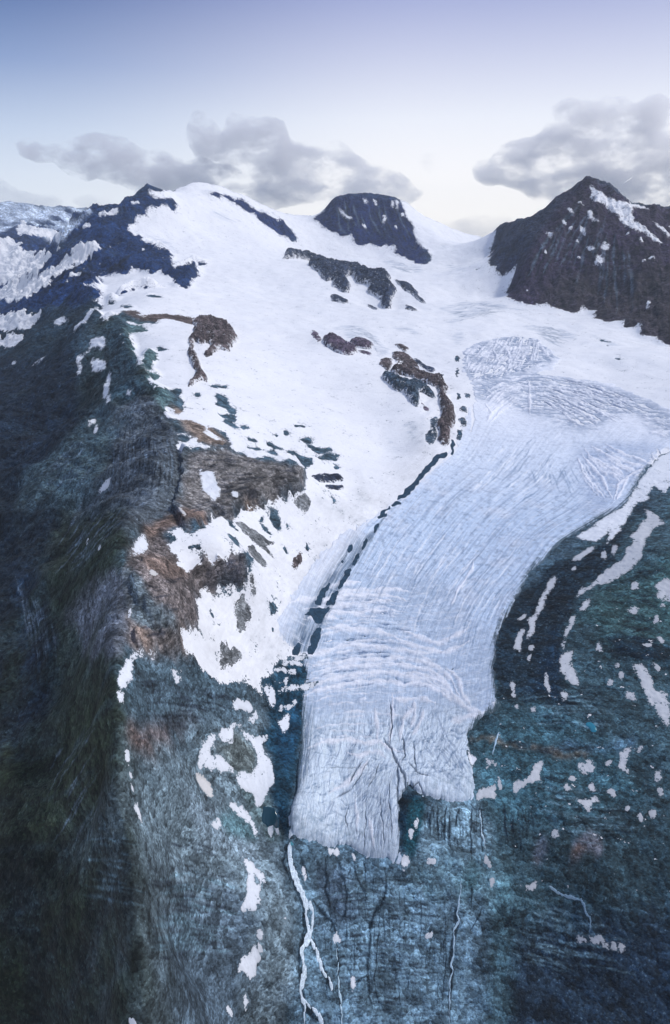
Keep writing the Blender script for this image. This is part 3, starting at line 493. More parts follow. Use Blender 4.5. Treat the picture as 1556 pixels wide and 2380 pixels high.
# ground colours (rock, scree and turf; bottom-corner dimming and flank relief painted in), broad to narrow: colour, softness, outline
TINTS = [
 ((58,78,92), 0, None),
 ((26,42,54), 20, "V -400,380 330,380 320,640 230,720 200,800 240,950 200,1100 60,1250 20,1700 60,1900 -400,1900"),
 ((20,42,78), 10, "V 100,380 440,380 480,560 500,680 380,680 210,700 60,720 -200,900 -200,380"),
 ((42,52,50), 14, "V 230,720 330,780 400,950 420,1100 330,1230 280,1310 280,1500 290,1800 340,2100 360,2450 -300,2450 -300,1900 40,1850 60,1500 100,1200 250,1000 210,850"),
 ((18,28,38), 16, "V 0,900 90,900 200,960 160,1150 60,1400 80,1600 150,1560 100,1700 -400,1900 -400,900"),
 ((48,58,62), 24, "V 120,1900 200,1750 300,1650 330,2000 360,2400 260,2420 180,2100"),
 ((52,62,66), 30, "V 250,1850 330,1850 420,2100 430,2450 250,2450"),
 ((68,78,86), 8, "V 250,950 330,920 400,1010 425,1120 360,1220 300,1250 200,1240 170,1180 250,1080"),
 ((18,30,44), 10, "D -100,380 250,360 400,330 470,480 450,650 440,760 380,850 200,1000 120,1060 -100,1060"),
 ((50,66,74), 6, "D 640,590 560,640 430,780 330,890 150,1050 80,1245 300,1245 480,1000 600,850 650,740"), ((58,74,84), 5, "D 430,1120 560,930 620,880 650,930 560,1060 470,1180"),
 ((72,80,88), 6, "D 700,640 830,560 920,620 1000,760 1060,900 1100,920 1050,1080 1040,1245 600,1245 640,1100 660,900 640,780"), ((70,78,86), 6, "G 1040,0 1060,100 980,180 850,250 700,250 600,150 640,0"),
 ((42,60,70), 7, "D 560,240 700,120 740,200 800,420 860,560 720,640 640,600 600,480 620,300"), ((24,34,36), 8, "D 480,440 600,440 600,560 520,640 450,700 450,560"),
 ((48,62,70), 4, "G 440,120 560,0 640,0 520,100 420,220"), ((44,56,62), 5, "G 420,230 520,150 650,110 580,200 480,250"), ((26,40,56), 7, "G 60,450 190,520 300,760 340,1000 260,1245 150,1245 100,900"), ((40,54,72), 5, "G 230,560 300,600 250,700 200,640"),  # flank streaks and cliffs: relief contrast painted into the ground colour
 ((44,60,74), 4, "J 0,60 150,0 160,60 0,260"), ((22,32,30), 6, "G 330,500 480,380 640,430 560,540 470,620 330,740"),
 ((62,80,88), 8, "V 120,1150 200,1050 260,980 300,960 230,1080 160,1180"),
 ((84,90,100), 4, "G 490,565 560,550 640,505 690,520 730,620 750,760 740,860 760,920 700,1000 620,1020 500,1000 440,850 350,760 440,650 480,610"),
 ((33,42,36), 10, "V 130,1240 290,1180 280,1300 190,1350 150,1400 110,1420"),
 ((33,40,32), 14, "V 60,1750 180,1650 270,1550 290,1700 290,1850 180,1900 100,2000 -300,2100 -300,1800"),
 ((17,24,25), 22, "V -300,1950 120,1950 200,2050 280,2200 330,2379 330,2500 -300,2500"),  # dimming of the bottom-left corner painted into the turf colour
 ((92,108,118), 18, "V 300,1750 400,1700 620,1640 640,1760 610,1900 660,2000 690,2120 700,2200 650,2500 390,2500 350,2250 300,2050 250,1950 290,1850"),
 ((74,90,104), 14, "V 400,2080 560,2060 600,2150 560,2379 560,2450 400,2450 370,2200"),
 ((104,120,132), 6, "V 420,1850 480,1860 520,1900 600,1960 600,2050 560,1990 460,1950"),
 ((98,92,92), 5, "V 285,1300 360,1230 420,1290 560,1290 578,1330 540,1350 470,1375 460,1420 440,1480 460,1520 400,1530 330,1530 295,1490 300,1400"),
 ((108,94,88), 5, "V 330,1290 400,1300 440,1340 400,1350 340,1320"), ((106,94,88), 5, "V 310,1450 380,1480 440,1470 450,1515 350,1520"),
 ((88,100,108), 5, "V 285,1310 320,1330 360,1400 420,1440 380,1470 310,1440 300,1380"),
 ((86,74,72), 6, "V 290,1690 340,1670 420,1650 470,1640 420,1680 400,1720 330,1740 300,1740"),
 ((66,84,96), 6, "V 300,1530 450,1530 520,1590 610,1600 620,1640 480,1640 380,1680 310,1690"),
 ((100,98,98), 5, "V 430,1045 520,1042 600,1070 700,1080 715,1110 680,1150 560,1190 500,1200 410,1210 420,1140 430,1090"),
 ((122,100,80), 4, "V 600,1165 660,1150 560,1195 500,1200 540,1185"), ((102,88,82), 4, "V 350,1215 420,1180 500,1190 480,1215 400,1225 370,1240 330,1240"),
 ((114,102,94), 4, "V 380,930 430,960 500,1000 540,1035 480,1035 450,1020 400,960"),
 ((70,92,96), 6, "V 290,735 360,760 380,860 400,940 380,960 340,880 310,800"),
 ((78,68,66), 4, "V 280,720 400,725 560,760 550,820 480,830 450,760 330,745"),
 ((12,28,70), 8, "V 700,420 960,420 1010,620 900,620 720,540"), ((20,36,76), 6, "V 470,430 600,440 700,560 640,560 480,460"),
 ((44,38,56), 8, "V 1100,400 1640,400 1640,820 1540,820 1170,720 1130,600"), ((32,40,60), 8, "V 1130,500 1280,470 1330,440 1240,560 1200,640 1130,620"), ((50,46,54), 10, "V 1290,640 1640,620 1640,820 1400,760 1240,710"),
 ((48,70,80), 16, "V 1060,1640 1200,1500 1300,1300 1450,1200 1640,1100 1640,2500 1150,2500 1120,2000"),
 ((48,74,78), 12, "V 1340,1420 1420,1350 1640,1250 1640,1500 1420,1520"),
 ((22,38,50), 5, "I 1420,85 1370,120 1330,200 1290,250 1230,300 1190,345 1100,390 1020,445 930,440 850,490 780,560 700,620 640,740 580,830 540,900 528,960 530,1050 545,1150 560,1245 1000,1300 930,1180 900,1100 880,1000 880,950 910,900 930,800 990,760 1020,700 1030,620 1060,590 1130,560 1190,490 1240,430 1290,330 1310,270 1350,240 1390,150 1480,250 1530,260 1440,160 1430,120"),
 ((16,36,54), 7, "V 1270,1510 1300,1440 1310,1520 1300,1600 1320,1640 1280,1640 1240,1560"),
 ((18,38,50), 6, "V 1400,1480 1440,1470 1556,1490 1640,1500 1640,1550 1500,1540 1430,1530"),
 ((50,80,92), 10, "V 1120,1680 1250,1640 1400,1700 1500,1850 1350,1900 1200,1900 1120,1860 1100,1750"),
 ((96,92,84), 2, "L 400,395 480,390 560,395 600,430 700,445 850,440 930,480 1060,480 1100,495 1000,520 920,515 840,470 700,460 600,450 540,410 400,405"),
 ((64,90,110), 4, "L 830,360 920,440 1100,430 1250,420 1360,400 1330,440 1200,470 1050,470 940,465 860,400"),
 ((92,118,136), 16, "V 690,1970 900,2010 1090,1990 1130,2000 1100,2379 1100,2500 680,2500 700,2200"),
 ((102,128,144), 10, "V 1000,1870 1120,1860 1140,1980 1110,2000 960,2000 980,1900"), ((94,126,140), 12, "V 950,2020 1140,2010 1200,2040 1160,2080 1000,2070 940,2060"),
 ((72,90,108), 12, "V 740,2010 800,2020 830,2120 800,2160 740,2120"),
 ((14,38,54), 4, "V 925,1840 970,1835 985,1850 965,1900 950,1960 935,1980 925,1930"), ((20,58,70), 4, "V 955,1850 990,1860 975,1960 950,1990 940,1970"),
 ((26,56,74), 3, "V 611,1575 640,1560 650,1545 700,1530 735,1515 724,1550 712,1580 706,1620 704,1660 694,1720 692,1760 690,1790 672,1860 668,1940 650,1932 625,1915 603,1895 612,1860 630,1840 637,1810 630,1760 610,1725 605,1700 625,1680 628,1640 615,1600"),
 ((16,48,68), 4, "V 605,1880 640,1850 655,1900 645,1928 615,1915"), ((22,54,76), 4, "V 640,1700 680,1620 696,1640 690,1750 660,1790 640,1750"),
 ((86,116,126), 4, "K 40,880 200,800 280,900 320,960 300,1000 200,980 100,900"), ((92,112,118), 4, "V 560,1760 640,1880 660,1960 620,1950 560,1850"),
 ((88,98,100), 3, "K 75,450 150,415 190,345 240,370 290,410 325,500 320,570 280,590 200,570 160,540 120,505 80,480"),
 ((112,116,128), 3, "O 985,200 1060,130 1120,160 1180,230 1110,235 1060,220 1030,300 975,310"), ((98,84,82), 2, "O 985,230 1030,200 1080,215 1030,250 985,265"),
 ((90,100,114), 4, "O 750,280 800,170 850,200 840,260 800,310 770,310"), ((94,82,82), 2, "O 750,260 800,300 780,312"),
 ((30,46,62), 12, "V 1200,2150 1640,2100 1640,2500 1180,2500"), ((74,112,122), 8, "O 340,345 440,330 480,310 450,360 420,420 380,400 350,390"), ((70,106,118), 8, "O 510,470 560,400 640,420 600,480 700,470 800,490 620,510 540,520"),  # first tone paints the dimming towards the bottom-right corner into the rock
 ((46,56,60), 34, "V 230,1780 330,1800 370,2050 400,2450 200,2450"),
]
# ------------------------------------------------------------------ strokes
WHITE_LINES = ["H 500,1030 560,1018 640,1010 720,990 800,965 900,950 1000,955 1100,975 1200,985 1300,1000 1400,995", "H 650,1075 750,1060 850,1045 1000,1035 1150,1025 1300,1045 1380,1080 1450,1150 1500,1245",
 "H 640,1110 760,1085 900,1075 1050,1062 1200,1070 1320,1090 1420,1170 1470,1245", "H 600,1190 700,1165 780,1138 900,1125 1060,1100 1180,1130 1300,1150 1380,1200", "H 600,745 700,735 780,730 860,715 960,705 1060,700",
 "H 670,775 800,765 900,770 1000,750 1080,760", "H 480,715 580,695 660,685 750,690 860,665 980,660 1100,670 1190,690", "H 760,655 900,640 1000,635 1100,630 1200,640", "H 1110,900 1200,940 1300,975 1400,1000 1500,960 1556,930",
 "H 1180,880 1280,910 1380,940 1480,900 1556,850", "H 620,795 720,790 800,800", "H 730,620 830,600 930,590", "H 700,860 800,850 900,862 1020,870 1100,890", "K 590,160 700,120 800,95 900,80 1000,75 1100,65 1180,95 1260,80 1330,100 1400,140 1450,190", "K 1100,170 1180,185 1240,170 1300,175 1360,200",
 "K 1010,230 1020,320 1025,420", "K 1115,150 1110,250 1105,350 1095,440", "K 1200,220 1230,240 1180,290 1160,370 1150,430", "K 1290,240 1270,320 1230,390", "K 1240,180 1245,280 1210,340",
 "K 620,465 700,430 800,425 860,410 950,435 1040,430 1100,480 1180,490", "K 750,750 850,690 940,600 980,540", "K 850,500 920,520 980,490 1040,500 1070,540", "L 0,30 80,20 160,50 250,90 320,180 400,240 490,260", "L 260,0 330,60 350,140 400,220", "L 280,310 380,280 480,260 530,250",
 "L 520,200 560,215 610,205", "K 890,790 910,880 905,960", "K 980,900 990,980 1000,1050", "K 1450,310 1520,290 1556,280",
 "F 1045,930 1090,990 1150,1060 1190,1130 1220,1190", "F 1060,900 1100,950 1180,1000 1260,1050 1310,1060", "F 1100,880 1200,940 1280,1000 1320,1030", "F 1230,1200 1260,1110 1310,1060 1380,1020 1450,1010 1500,1010", "F 1310,1060 1270,1150 1250,1200",
 "F 1020,960 1050,1030 1110,1120 1170,1190", "F 1180,880 1280,930 1380,960 1450,1000", "F 1350,1060 1420,1040", "I 415,460 405,520 370,580 320,640 295,700 280,750", "F 730,500 745,580 740,700", "F 480,640 520,690 500,740",
 "F 1480,900 1530,960 1560,1040", "F 1450,930 1500,1010 1540,1090", "F 560,260 530,330 560,400 520,470", "F 640,250 610,320 640,400 600,450", "F 700,250 680,340 640,420", "F 600,550 700,540 820,540 920,545", "F 590,570 540,620"]
DARK_LINES = [("N 520,200 505,280 530,380 570,480 600,560", 40), ("N 600,540 600,640 612,740 580,800 570,900", 34), ("N 640,740 680,860 735,980 770,1060", 26), ("N 590,900 575,1040 600,1130 700,1240", 28), ("N 790,780 800,960 812,1240", 14), ("N 575,270 600,340 630,410", 16), ("N 505,190 480,300 520,420", 12), ("N 650,520 700,590 760,660 790,720", 13), ("N 720,290 735,400 720,470 745,550", 13), ("N 770,340 830,400 850,480 840,580 800,680", 10),
 ("N 890,300 910,400 950,480 960,560", 9), ("N 1070,340 1080,420 1060,520 1010,600 985,680 970,900 975,1090 1010,1180", 15), ("N 1040,560 1030,700 1020,900 1000,980 1030,1100 1050,1200", 6), ("N 895,740 885,960", 5), ("N 940,280 960,430", 6),
 ("N 1505,520 1475,620 1490,660 1460,760 1450,900 1455,960 1440,1245", 22), ("L 180,790 160,900 165,960", 13), ("L 205,790 210,960", 8), ("L 262,790 238,960", 8), ("L 275,800 280,920 275,1060", 5), ("L 405,790 405,900 400,960 400,1110", 9),
 ("L 455,780 460,900 470,1050", 14), ("L 330,790 310,900", 6), ("O 650,550 640,620 580,700", 10), ("N 590,560 600,700 575,800 570,950 580,1100 600,1240", 9), ("N 660,800 690,900 720,980", 7), ("N 840,690 850,760 800,780", 8),
 ("L 590,780 600,900 620,1000", 12), ("L 640,850 650,960", 8), ("N 905,1000 960,965", 6), ("N 1150,980 1160,1200", 4), ("O 460,560 450,620 400,700", 6), ("O 410,440 405,560", 7), ("N 800,300 810,340 840,360", 12), ("N 870,330 850,380", 6)]
SNOUT_CRACKS = [("K 1060,400 1100,470 1130,560 1180,640 1195,720 1165,800", 9), ("K 1135,560 1140,700 1150,850 1140,980", 9), ("K 1100,180 1105,330 1095,470", 5), ("K 940,560 900,600 860,690", 5), ("K 1170,380 1180,520 1160,560", 7), ("K 1230,430 1240,560 1260,640", 4),
 ("K 1200,690 1260,680 1300,740 1450,780 1556,790", 5), ("K 1200,560 1250,620 1330,650", 4), ("K 700,600 850,590 930,600", 2), ("K 980,540 930,640 870,720 760,790", 3), ("K 1040,560 1010,640 960,720", 3), ("K 860,800 840,900 860,980", 3), ("K 950,800 960,900 940,1080", 3), ("K 1040,760 1050,900 1060,1060", 3), ("K 1100,640 1090,800 1110,1000", 3),
 ("E 1190,560 1180,640 1195,720 1180,800", 6), ("F 1480,900 1520,1000 1556,1060", 6)]
def stroke(s, wd):
    """a line of the given sheet width (tile pixels) as an outline; wd may be a list"""
    p = np.array(P(s)); n = len(p); w_ = np.interp(np.linspace(0, 1, n), np.linspace(0, 1, len(wd)), wd) if isinstance(wd, (list, tuple)) else np.full(n, float(wd))
    d = np.gradient(p, axis=0); d /= np.hypot(d[:, 0], d[:, 1])[:, None]+1e-9
    nrm = np.stack([-d[:, 1], d[:, 0]], 1)*(w_*.2)[:, None]
    return list(map(tuple, p+nrm))+list(map(tuple, (p-nrm)[::-1]))
def vs(pl): return 'V '+' '.join('%.1f,%.1f' % q for q in pl)

# ------------------------------------------------------------------ relief detail
set_surface(Z)
land_snow = mask(MAIN_SNOW) & ~mask([PEAK_MID, ARETE]) & ~mask(HOLES) & ~mask([o[1] for o in OUTCROPS])
ice0 = mask(GLACIER)
soft_ground = blur(land_snow | ice0 | mask(["V 611,1575 735,1515 706,1620 690,1790 668,1940 605,1895 637,1810"]), 4)
rock = 1-soft_ground
Z = Z*(rock) + blur(Z, 5)*(1-rock)
flank = blur(mask([TINTS[3][2], TINTS[1][2], TINTS[4][2]]), 8)
peaks = blur(mask(["V 60,400 440,380 640,420 740,520 820,400 930,400 1010,600 980,620 700,560 470,660 200,720 0,780", "V 1100,380 1640,380 1640,840 1540,820 1170,720"]), 6)
right = blur(mask(["V 1100,1700 1200,1500 1300,1300 1450,1200 1640,1100 1640,2500 650,2500 680,1980 930,2010 1090,1870"]), 10)
def rot2(a, sx, sy): return ((X*math.cos(a)+Yg*math.sin(a))*sx, (-X*math.sin(a)+Yg*math.cos(a))*sy)
gx, gy = rot2(-.6, .45, 1.25)
gul = fbm(gx, gy, 420, 7, 3, .56, True)*np.minimum(1, Rm/1600)       # gullies running down the left flank
gx, gy = rot2(1.3, .8, 1.3)
rid = fbm(gx, gy, 620, 7, 11, .6, True)
base = polar_noise(.09, 6, 21)
fine = polar_noise(.016, 3, 31, ridged=True)
Zd = Rm*(rock*(.0028*base+.0011*fine*(1-.3*peaks)) + flank*rock*(.0*gul) + peaks*rock*(.0*rid) + rock*right*(.001*polar_noise(.05, 4, 41, ax=.5, ay=2.2, ridged=True)))
Zd += (1-rock)*11*1.7*fbm(X, Yg, 480, 4, 55)*np.clip(Rm/2500, 0, 1.6)
Zd += Rm*(1-rock)*(.0016*polar_noise(.16, 3, 51)+.00012*polar_noise(.012, 3, 52, ay=2))
Z = Z+(Zd+flank*rock*85*gul+peaks*rock*115*(rid-.15)).astype(f32)
# layered ribs: ledges follow height
ribs = blur(mask(["V 430,1045 520,1042 600,1070 700,1080 715,1110 680,1150 560,1190 500,1200 410,1210 330,1240 285,1310 560,1290 580,1330 470,1375 440,1480 460,1520 300,1530 290,1310 420,1140", "E 640,460 1080,430 1080,880 920,880 880,650"]), 4)
def ragged0(m):
    a_ = np.round(polar_noise(.03, 4, 67, gain=.7)*9*Q).astype(np.int32); b_ = np.round(polar_noise(.03, 4, 68, gain=.7)*9*Q).astype(np.int32)
    return m[np.clip(np.arange(NR)[:, None]+a_, 0, NR-1), np.clip(np.arange(NP_)[None]+b_, 0, NP_-1)]
RIBS = ["D 1060,925 1240,900 1390,915 1440,955 1470,960 E 0,945 60,970 120,960 170,995 205,1030 222,1065 190,1115 140,1150 105,1168 50,1150 0,1175 G 1556,108 1460,122 1395,150 1370,185 1330,205 1285,175 1240,195 1205,230 1130,275 1065,270 1040,230 1000,150 1050,20",
 "G 880,430 1015,500 1040,515 1095,535 1170,490 1225,485 1260,495 1380,445 1450,440 1440,520 1410,550 1345,588 1195,608 1140,640 1128,700 1138,795 1115,820 1045,865 1000,870 900,800 800,700 760,560",
 "C 0,0 1,0 1,1", "G 780,870 1050,880 1050,905 1030,940 1050,965 900,985 790,975"]
RIBS = [q for q in RIBS if not q.startswith('C')]
def strata(z, wl, seed, sl=(slice(None), slice(None))): return gn(z/wl, X[sl]/180+Yg[sl]/260, seed)+.5*gn(z/(wl*.45), X[sl]/90+Yg[sl]/140, seed+1)
cliffs = blur(ragged0(mask([q for q in RIBS])), 1.5)
Z = (Z + ribs*Rm*.0030*strata(Z, 11, 5) + Rm*.016*np.clip(cliffs*1.15-.1, 0, 1)*(1+.25*base)).astype(f32)
del Zd, gul
set_surface(Z)
print('relief', time.time()-T0)

# ragged margins: outlines are read through this small wander of the sheet
wi = (polar_noise(.02, 4, 61, gain=.75, ax=.8)*8)*Q; wj = (polar_noise(.02, 4, 65, gain=.75)*8)*Q
IJ, II = np.meshgrid(np.arange(NR), np.arange(NP_), indexing='ij')
VJ = np.clip(IJ+np.round(wj*.5).astype(int), 0, NR-1).astype(np.int32); VI = np.clip(II+np.round(wi*.5).astype(int), 0, NP_-1).astype(np.int32)
WJ = np.clip(IJ+np.round(wj).astype(int), 0, NR-1).astype(np.int32); WI = np.clip(II+np.round(wi).astype(int), 0, NP_-1).astype(np.int32)
del wi, wj, IJ, II
def ragged(m): return m[WJ, WI]
def window(s, pad=8):
    j0, c0, wd = fill(P(s)) ; pad = int(pad)
    a, b, c, d = max(j0-pad, 0), min(j0+wd.shape[0]+pad, NR), max(c0-pad, 0), min(c0+wd.shape[1]+pad, NP_)
    m = np.zeros((b-a, d-c), bool); m[j0-a:j0-a+wd.shape[0], c0-c:c0-c+wd.shape[1]] = wd
    jj = np.clip(VJ[a:b, c:d]-a, 0, b-a-1); ii_ = np.clip(VI[a:b, c:d]-c, 0, d-c-1)
    return slice(a, b), slice(c, d), m[jj, ii_]

# ------------------------------------------------------------------ ground colours
STW = np.clip(.04+ribs*.9+right*.16-.0*flank, 0, 1)      # how strongly bedding shows in the rock
tint = np.zeros((NR, NP_, 3), f32)
def soft_window(q, k, rag=True):
    pad = int(2*round(k*Q)+10); j0, c0, wd = fill(P(q))
    a, b, c, d = max(j0-pad, 0), min(j0+wd.shape[0]+pad, NR), max(c0-pad, 0), min(c0+wd.shape[1]+pad, NP_)
    m = np.zeros((b-a, d-c), bool); m[j0-a:j0-a+wd.shape[0], c0-c:c0-c+wd.shape[1]] = wd
    if rag: m = m[np.clip(WJ[a:b, c:d]-a, 0, b-a-1), np.clip(WI[a:b, c:d]-c, 0, d-c-1)]
    return slice(a, b), slice(c, d), blur(m, k, 2)
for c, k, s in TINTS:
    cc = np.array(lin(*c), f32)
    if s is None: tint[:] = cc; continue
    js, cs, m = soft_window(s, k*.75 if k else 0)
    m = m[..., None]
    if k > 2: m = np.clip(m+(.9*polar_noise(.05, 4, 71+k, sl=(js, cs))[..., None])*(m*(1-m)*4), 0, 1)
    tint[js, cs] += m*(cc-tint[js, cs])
def lines(items, seed):
    """soft field of wandering lines; items: (polyline, width in tile pixels)"""
    F = np.zeros((NR, NP_), f32); rr_ = np.random.RandomState(seed); o_ = np.arange(-4, 5)
    for q, wd_ in items:
        d = dens(P(q), False, .8); n_ = len(d)
        t_ = np.arange(n_); wob = sum(a_*np.sin(t_*f_+rr_.rand()*6) for a_, f_ in ((1.3, .045), (.8, .13), (.45, .37)))
        g_ = np.gradient(d, axis=0); g_ /= np.hypot(g_[:, 0], g_[:, 1])[:, None]+1e-9
        d = d+np.stack([-g_[:, 1], g_[:, 0]], 1)*wob[:, None]
        c_, j_ = cast(d[:, 0], d[:, 1])
        taper = np.clip(np.minimum(t_, n_-1-t_)/max(n_*.18, 1), .25, 1)
        w_ = wd_*.2*.43*1.12*1.5*Q*taper*(1+.35*np.sin(t_*.11+rr_.rand()*6))
        J = np.round(j_).astype(int)[:, None, None]+o_[None, :, None]; I = np.round(c_).astype(int)[:, None, None]+o_[None, None, :]
        d2 = (J-j_[:, None, None])**2+(I-c_[:, None, None])**2
        v_ = np.clip(1.25-np.sqrt(d2)/np.maximum(w_, .75)[:, None, None]*.75, 0, 1)*np.clip(w_/.7, .35, 1)[:, None, None]
        J, I, v_ = np.broadcast_arrays(J, I, v_); ok = (J >= 0) & (J < NR) & (I >= 0) & (I < NP_)
        np.maximum.at(F, (J[ok], I[ok]), v_[ok].astype(f32))
    return F
def fam(a, b, n_, w_, seed=0, trim=.25, jit=.45):
    """n wandering lines between two guide lines"""
    rr_ = np.random.RandomState(seed+n_*7); pa, pb = np.array(P(a)), np.array(P(b)); t_ = np.linspace(0, 1, 9)
    def rs(p_):
        d_ = np.r_[0, np.cumsum(np.hypot(*np.diff(p_, axis=0).T))]; d_ /= d_[-1]
        return np.stack([np.interp(t_, d_, p_[:, 0]), np.interp(t_, d_, p_[:, 1])], 1)
    pa, pb = rs(pa), rs(pb); out = []
    for i in range(n_):
        k_ = (i+.5+rr_.uniform(-jit, jit))/n_; k2 = k_+np.cumsum(rr_.normal(0, .12/n_, 9)); L_ = pa*(1-k2[:, None])+pb*k2[:, None]
        i0 = rr_.rand()*trim*8; i1 = 8-rr_.rand()*trim*8; q_ = np.linspace(i0, i1, 7)
        L_ = np.stack([np.interp(q_, np.arange(9), L_[:, 0]), np.interp(q_, np.arange(9), L_[:, 1])], 1)
        out.append((vs(map(tuple, L_)), w_*rr_.uniform(.6, 1.5)))
    return out
def put_lines(img, items, colr, amt, seed, nz=.9):
    F_ = lines(items, seed)*np.clip(.75+polar_noise(.035, 4, seed+30)*nz*1.6, 0, 1)
    jj = np.nonzero(F_.any(1))[0]; a_, b_ = jj[0], jj[-1]+1
    img[a_:b_] += (amt*F_[a_:b_])[..., None]*(np.array(lin(*colr), f32)-img[a_:b_])
    return F_
put_lines(tint, fam("N 640,420 1000,380 1450,440", "N 600,1240 1000,1200 1450,1240", 44, 4, 1, .4)+fam("G 1160,555 1250,500 1350,450 1450,440", "G 1150,625 1220,612 1320,600 1445,540", 10, 6, 2, .2)
  +fam("D 1070,930 1300,930 1556,960", "G 1060,290 1200,245 1380,190 1556,120", 26, 5, 3, .45)+fam("G 740,470 900,560 1100,540", "G 780,920 900,880 1060,860", 14, 5, 4, .45)+fam("E 20,960 120,960 220,1040", "E 20,1180 110,1170 210,1110", 9, 5, 5, .3)
  +fam("J 740,60 1000,40 1480,160", "J 740,420 1000,360 1190,360", 18, 4, 6, .5)+fam("L 400,385 560,400 850,450 1100,430", "L 600,450 800,480 1000,530 1200,500", 8, 5, 7, .4)+fam("J 900,900 1100,980 1380,1060", "M 800,900 1050,850 1420,820", 20, 5, 28, .5), (28, 34, 46), .8, 11)
put_lines(tint, fam("N 690,300 710,700 740,1230", "N 1440,380 1430,800 1400,1230", 30, 4, 8, .5)+fam("L 110,775 115,880 110,990", "L 440,790 450,900 450,1060", 20, 6, 9, .4)+fam("L 560,780 580,900 610,1050", "L 760,760 780,900 770,1050", 9, 6, 29, .5), (10, 28, 44), .85, 13)
put_lines(tint, fam("D 690,650 640,900 600,1240", "D 980,740 1050,960 1030,1240", 20, 5, 10, .4)+fam("G 60,460 120,700 180,1000 190,1240", "G 210,520 300,760 340,1000 330,1240", 16, 7, 11, .4)+fam("D 60,560 90,800 100,1040", "D 400,480 280,700 170,960", 14, 7, 12, .4)  # dark gully lines: relief shade on the left flank painted into the tint
  +fam("D 420,420 380,560 300,720", "D 640,640 520,780 420,900", 8, 5, 13, .4)+fam("G 700,560 640,700 560,880", "G 480,600 460,800 480,980", 9, 3, 14, .4)+fam("D 620,120 590,300 600,430", "D 860,560 900,700 1000,820", 12, 6, 15, .4)+fam("A 420,560 300,800 120,1000", "A 900,660 700,780 480,860", 18, 6, 16, .5)
  +fam("B 360,380 380,460 420,560", "B 740,380 800,520 900,720", 18, 5, 17, .5)+fam("C 1060,300 900,500 680,900", "C 1080,300 1150,600 1100,1020", 22, 6, 18, .5)+fam("C 1100,420 1200,700 1150,1050", "C 1400,560 1500,800 1540,1180", 20, 7, 19, .5), (8, 14, 26), .8, 17)
put_lines(tint, fam("G 560,0 430,220 300,420 230,560", "G 840,120 660,300 480,480 340,570", 10, 5, 20, .4)+fam("D 500,760 330,930 140,1080", "D 620,930 470,1130 400,1245", 8, 6, 21, .4)+fam("G 80,500 140,760 200,1100", "G 230,600 300,800 330,1100", 12, 5, 22, .5)  # pale lines beside the gullies: the lit side of the flank relief, painted
  +fam("J 560,160 330,480 130,860", "J 700,560 560,860 360,1220", 9, 4, 23, .5)+fam("D 700,680 660,900 640,1200", "D 960,760 1040,980 1000,1200", 14, 4, 24, .5)+fam("C 1040,330 860,520 640,900", "C 1300,560 1350,800 1400,1080", 22, 5, 25, .6)+fam("B 380,400 420,560 500,620", "B 720,380 780,520 880,700", 10, 4, 30, .5), (92, 108, 124), .55, 19)
put_lines(tint, fam("L 620,120 900,70 1300,110", "L 580,330 900,345 1350,335", 14, 6, 71, .5)+fam("L 620,560 900,600 1300,620", "L 700,880 1000,980 1500,1000", 20, 6, 72, .6)+fam("O 560,450 900,560 1300,600", "O 500,820 900,920 1400,1020", 26, 6, 73, .6)
  +fam("I 1120,700 1300,780 1556,800", "I 1080,1000 1250,1130 1556,1200", 14, 7, 74, .5)+fam("I 1150,600 1350,520 1556,480", "I 1150,700 1350,700 1556,740", 9, 6, 75, .5), (12, 28, 42), .75, 23)
put_lines(tint, fam("L 640,140 900,90 1300,130", "L 600,350 900,360 1350,350", 12, 4, 76, .6)+fam("L 640,580 900,620 1300,640", "L 700,900 1000,1000 1500,1020", 18, 4, 77, .6)+fam("O 560,470 900,580 1300,620", "O 500,840 900,940 1400,1040", 22, 4, 78, .6)
  +fam("N 660,430 1000,390 1450,450", "N 600,1230 1000,1190 1450,1240", 34, 3, 79, .5)+fam("M 900,380 1100,330 1400,430", "M 800,880 1100,840 1400,860", 26, 4, 80, .6)+fam("M 400,60 600,40 900,100", "M 450,500 620,520 860,560", 18, 4, 81, .6), (104, 134, 150), .5, 25)
put_lines(tint, fam("I 1400,110 1200,340 900,500 700,700 560,900 540,1200", "I 1400,160 1250,400 1050,600 960,760 880,960 900,1150", 9, 6, 26, .4)+fam("I 1556,820 1400,860 1200,900", "I 1556,1020 1400,1040 1250,1010", 9, 9, 27, .4), (8, 22, 36), .75, 21)
m = lines(DARK_LINES, 1)[..., None]
tint += .88*m*(np.array(lin(10, 26, 40), f32)-tint)
g1 = fbm(X, Yg, 260, 5, 81); g2 = polar_noise(.012, 3, 82, gain=.7); gx, gy = rot2(-.35, .3, 1.5); g3 = fbm(gx, gy, 90, 5, 85, .6, True)
tint *= np.clip(1+.5*g1+.38*g2+.45*g3, .3, 2.6)[..., None]
st_ = strata(Z, 5, 8)
tint *= (1+ribs*.26*st_+ .30*right*gn(Z/5, X/70+Yg/90, 12))[..., None]
# stones and scree: pale and dark specks
sp_ = polar_noise(.0042, 2, 91, gain=.8); scr = np.clip(rock*(1-peaks), 0, 1)
tint += (np.clip(sp_-.30, 0, .3)*scr*(.5+.5*right)*1.1)[..., None]*np.array(lin(120, 146, 158), f32)
tint *= (1-np.clip(-sp_-.25, 0, .4)*1.3*scr)[..., None]
# turf tones on the left flank
hv = fbm(X*.8, Yg*1.1, 120, 6, 96, .62)
tint *= (1+flank*(.18+.6*np.clip(hv*2, -1, 1.4)))[..., None]
tf = blur(mask(["V 60,1350 290,1250 290,1850 330,2100 340,2400 -200,2400 -200,1900"]), 14)*np.clip(.5+1.6*polar_noise(.09, 4, 95), 0, 1)
tint += (tf*.65)[..., None]*(np.array(lin(30, 40, 24), f32)*(1+.5*g2[..., None])-tint)
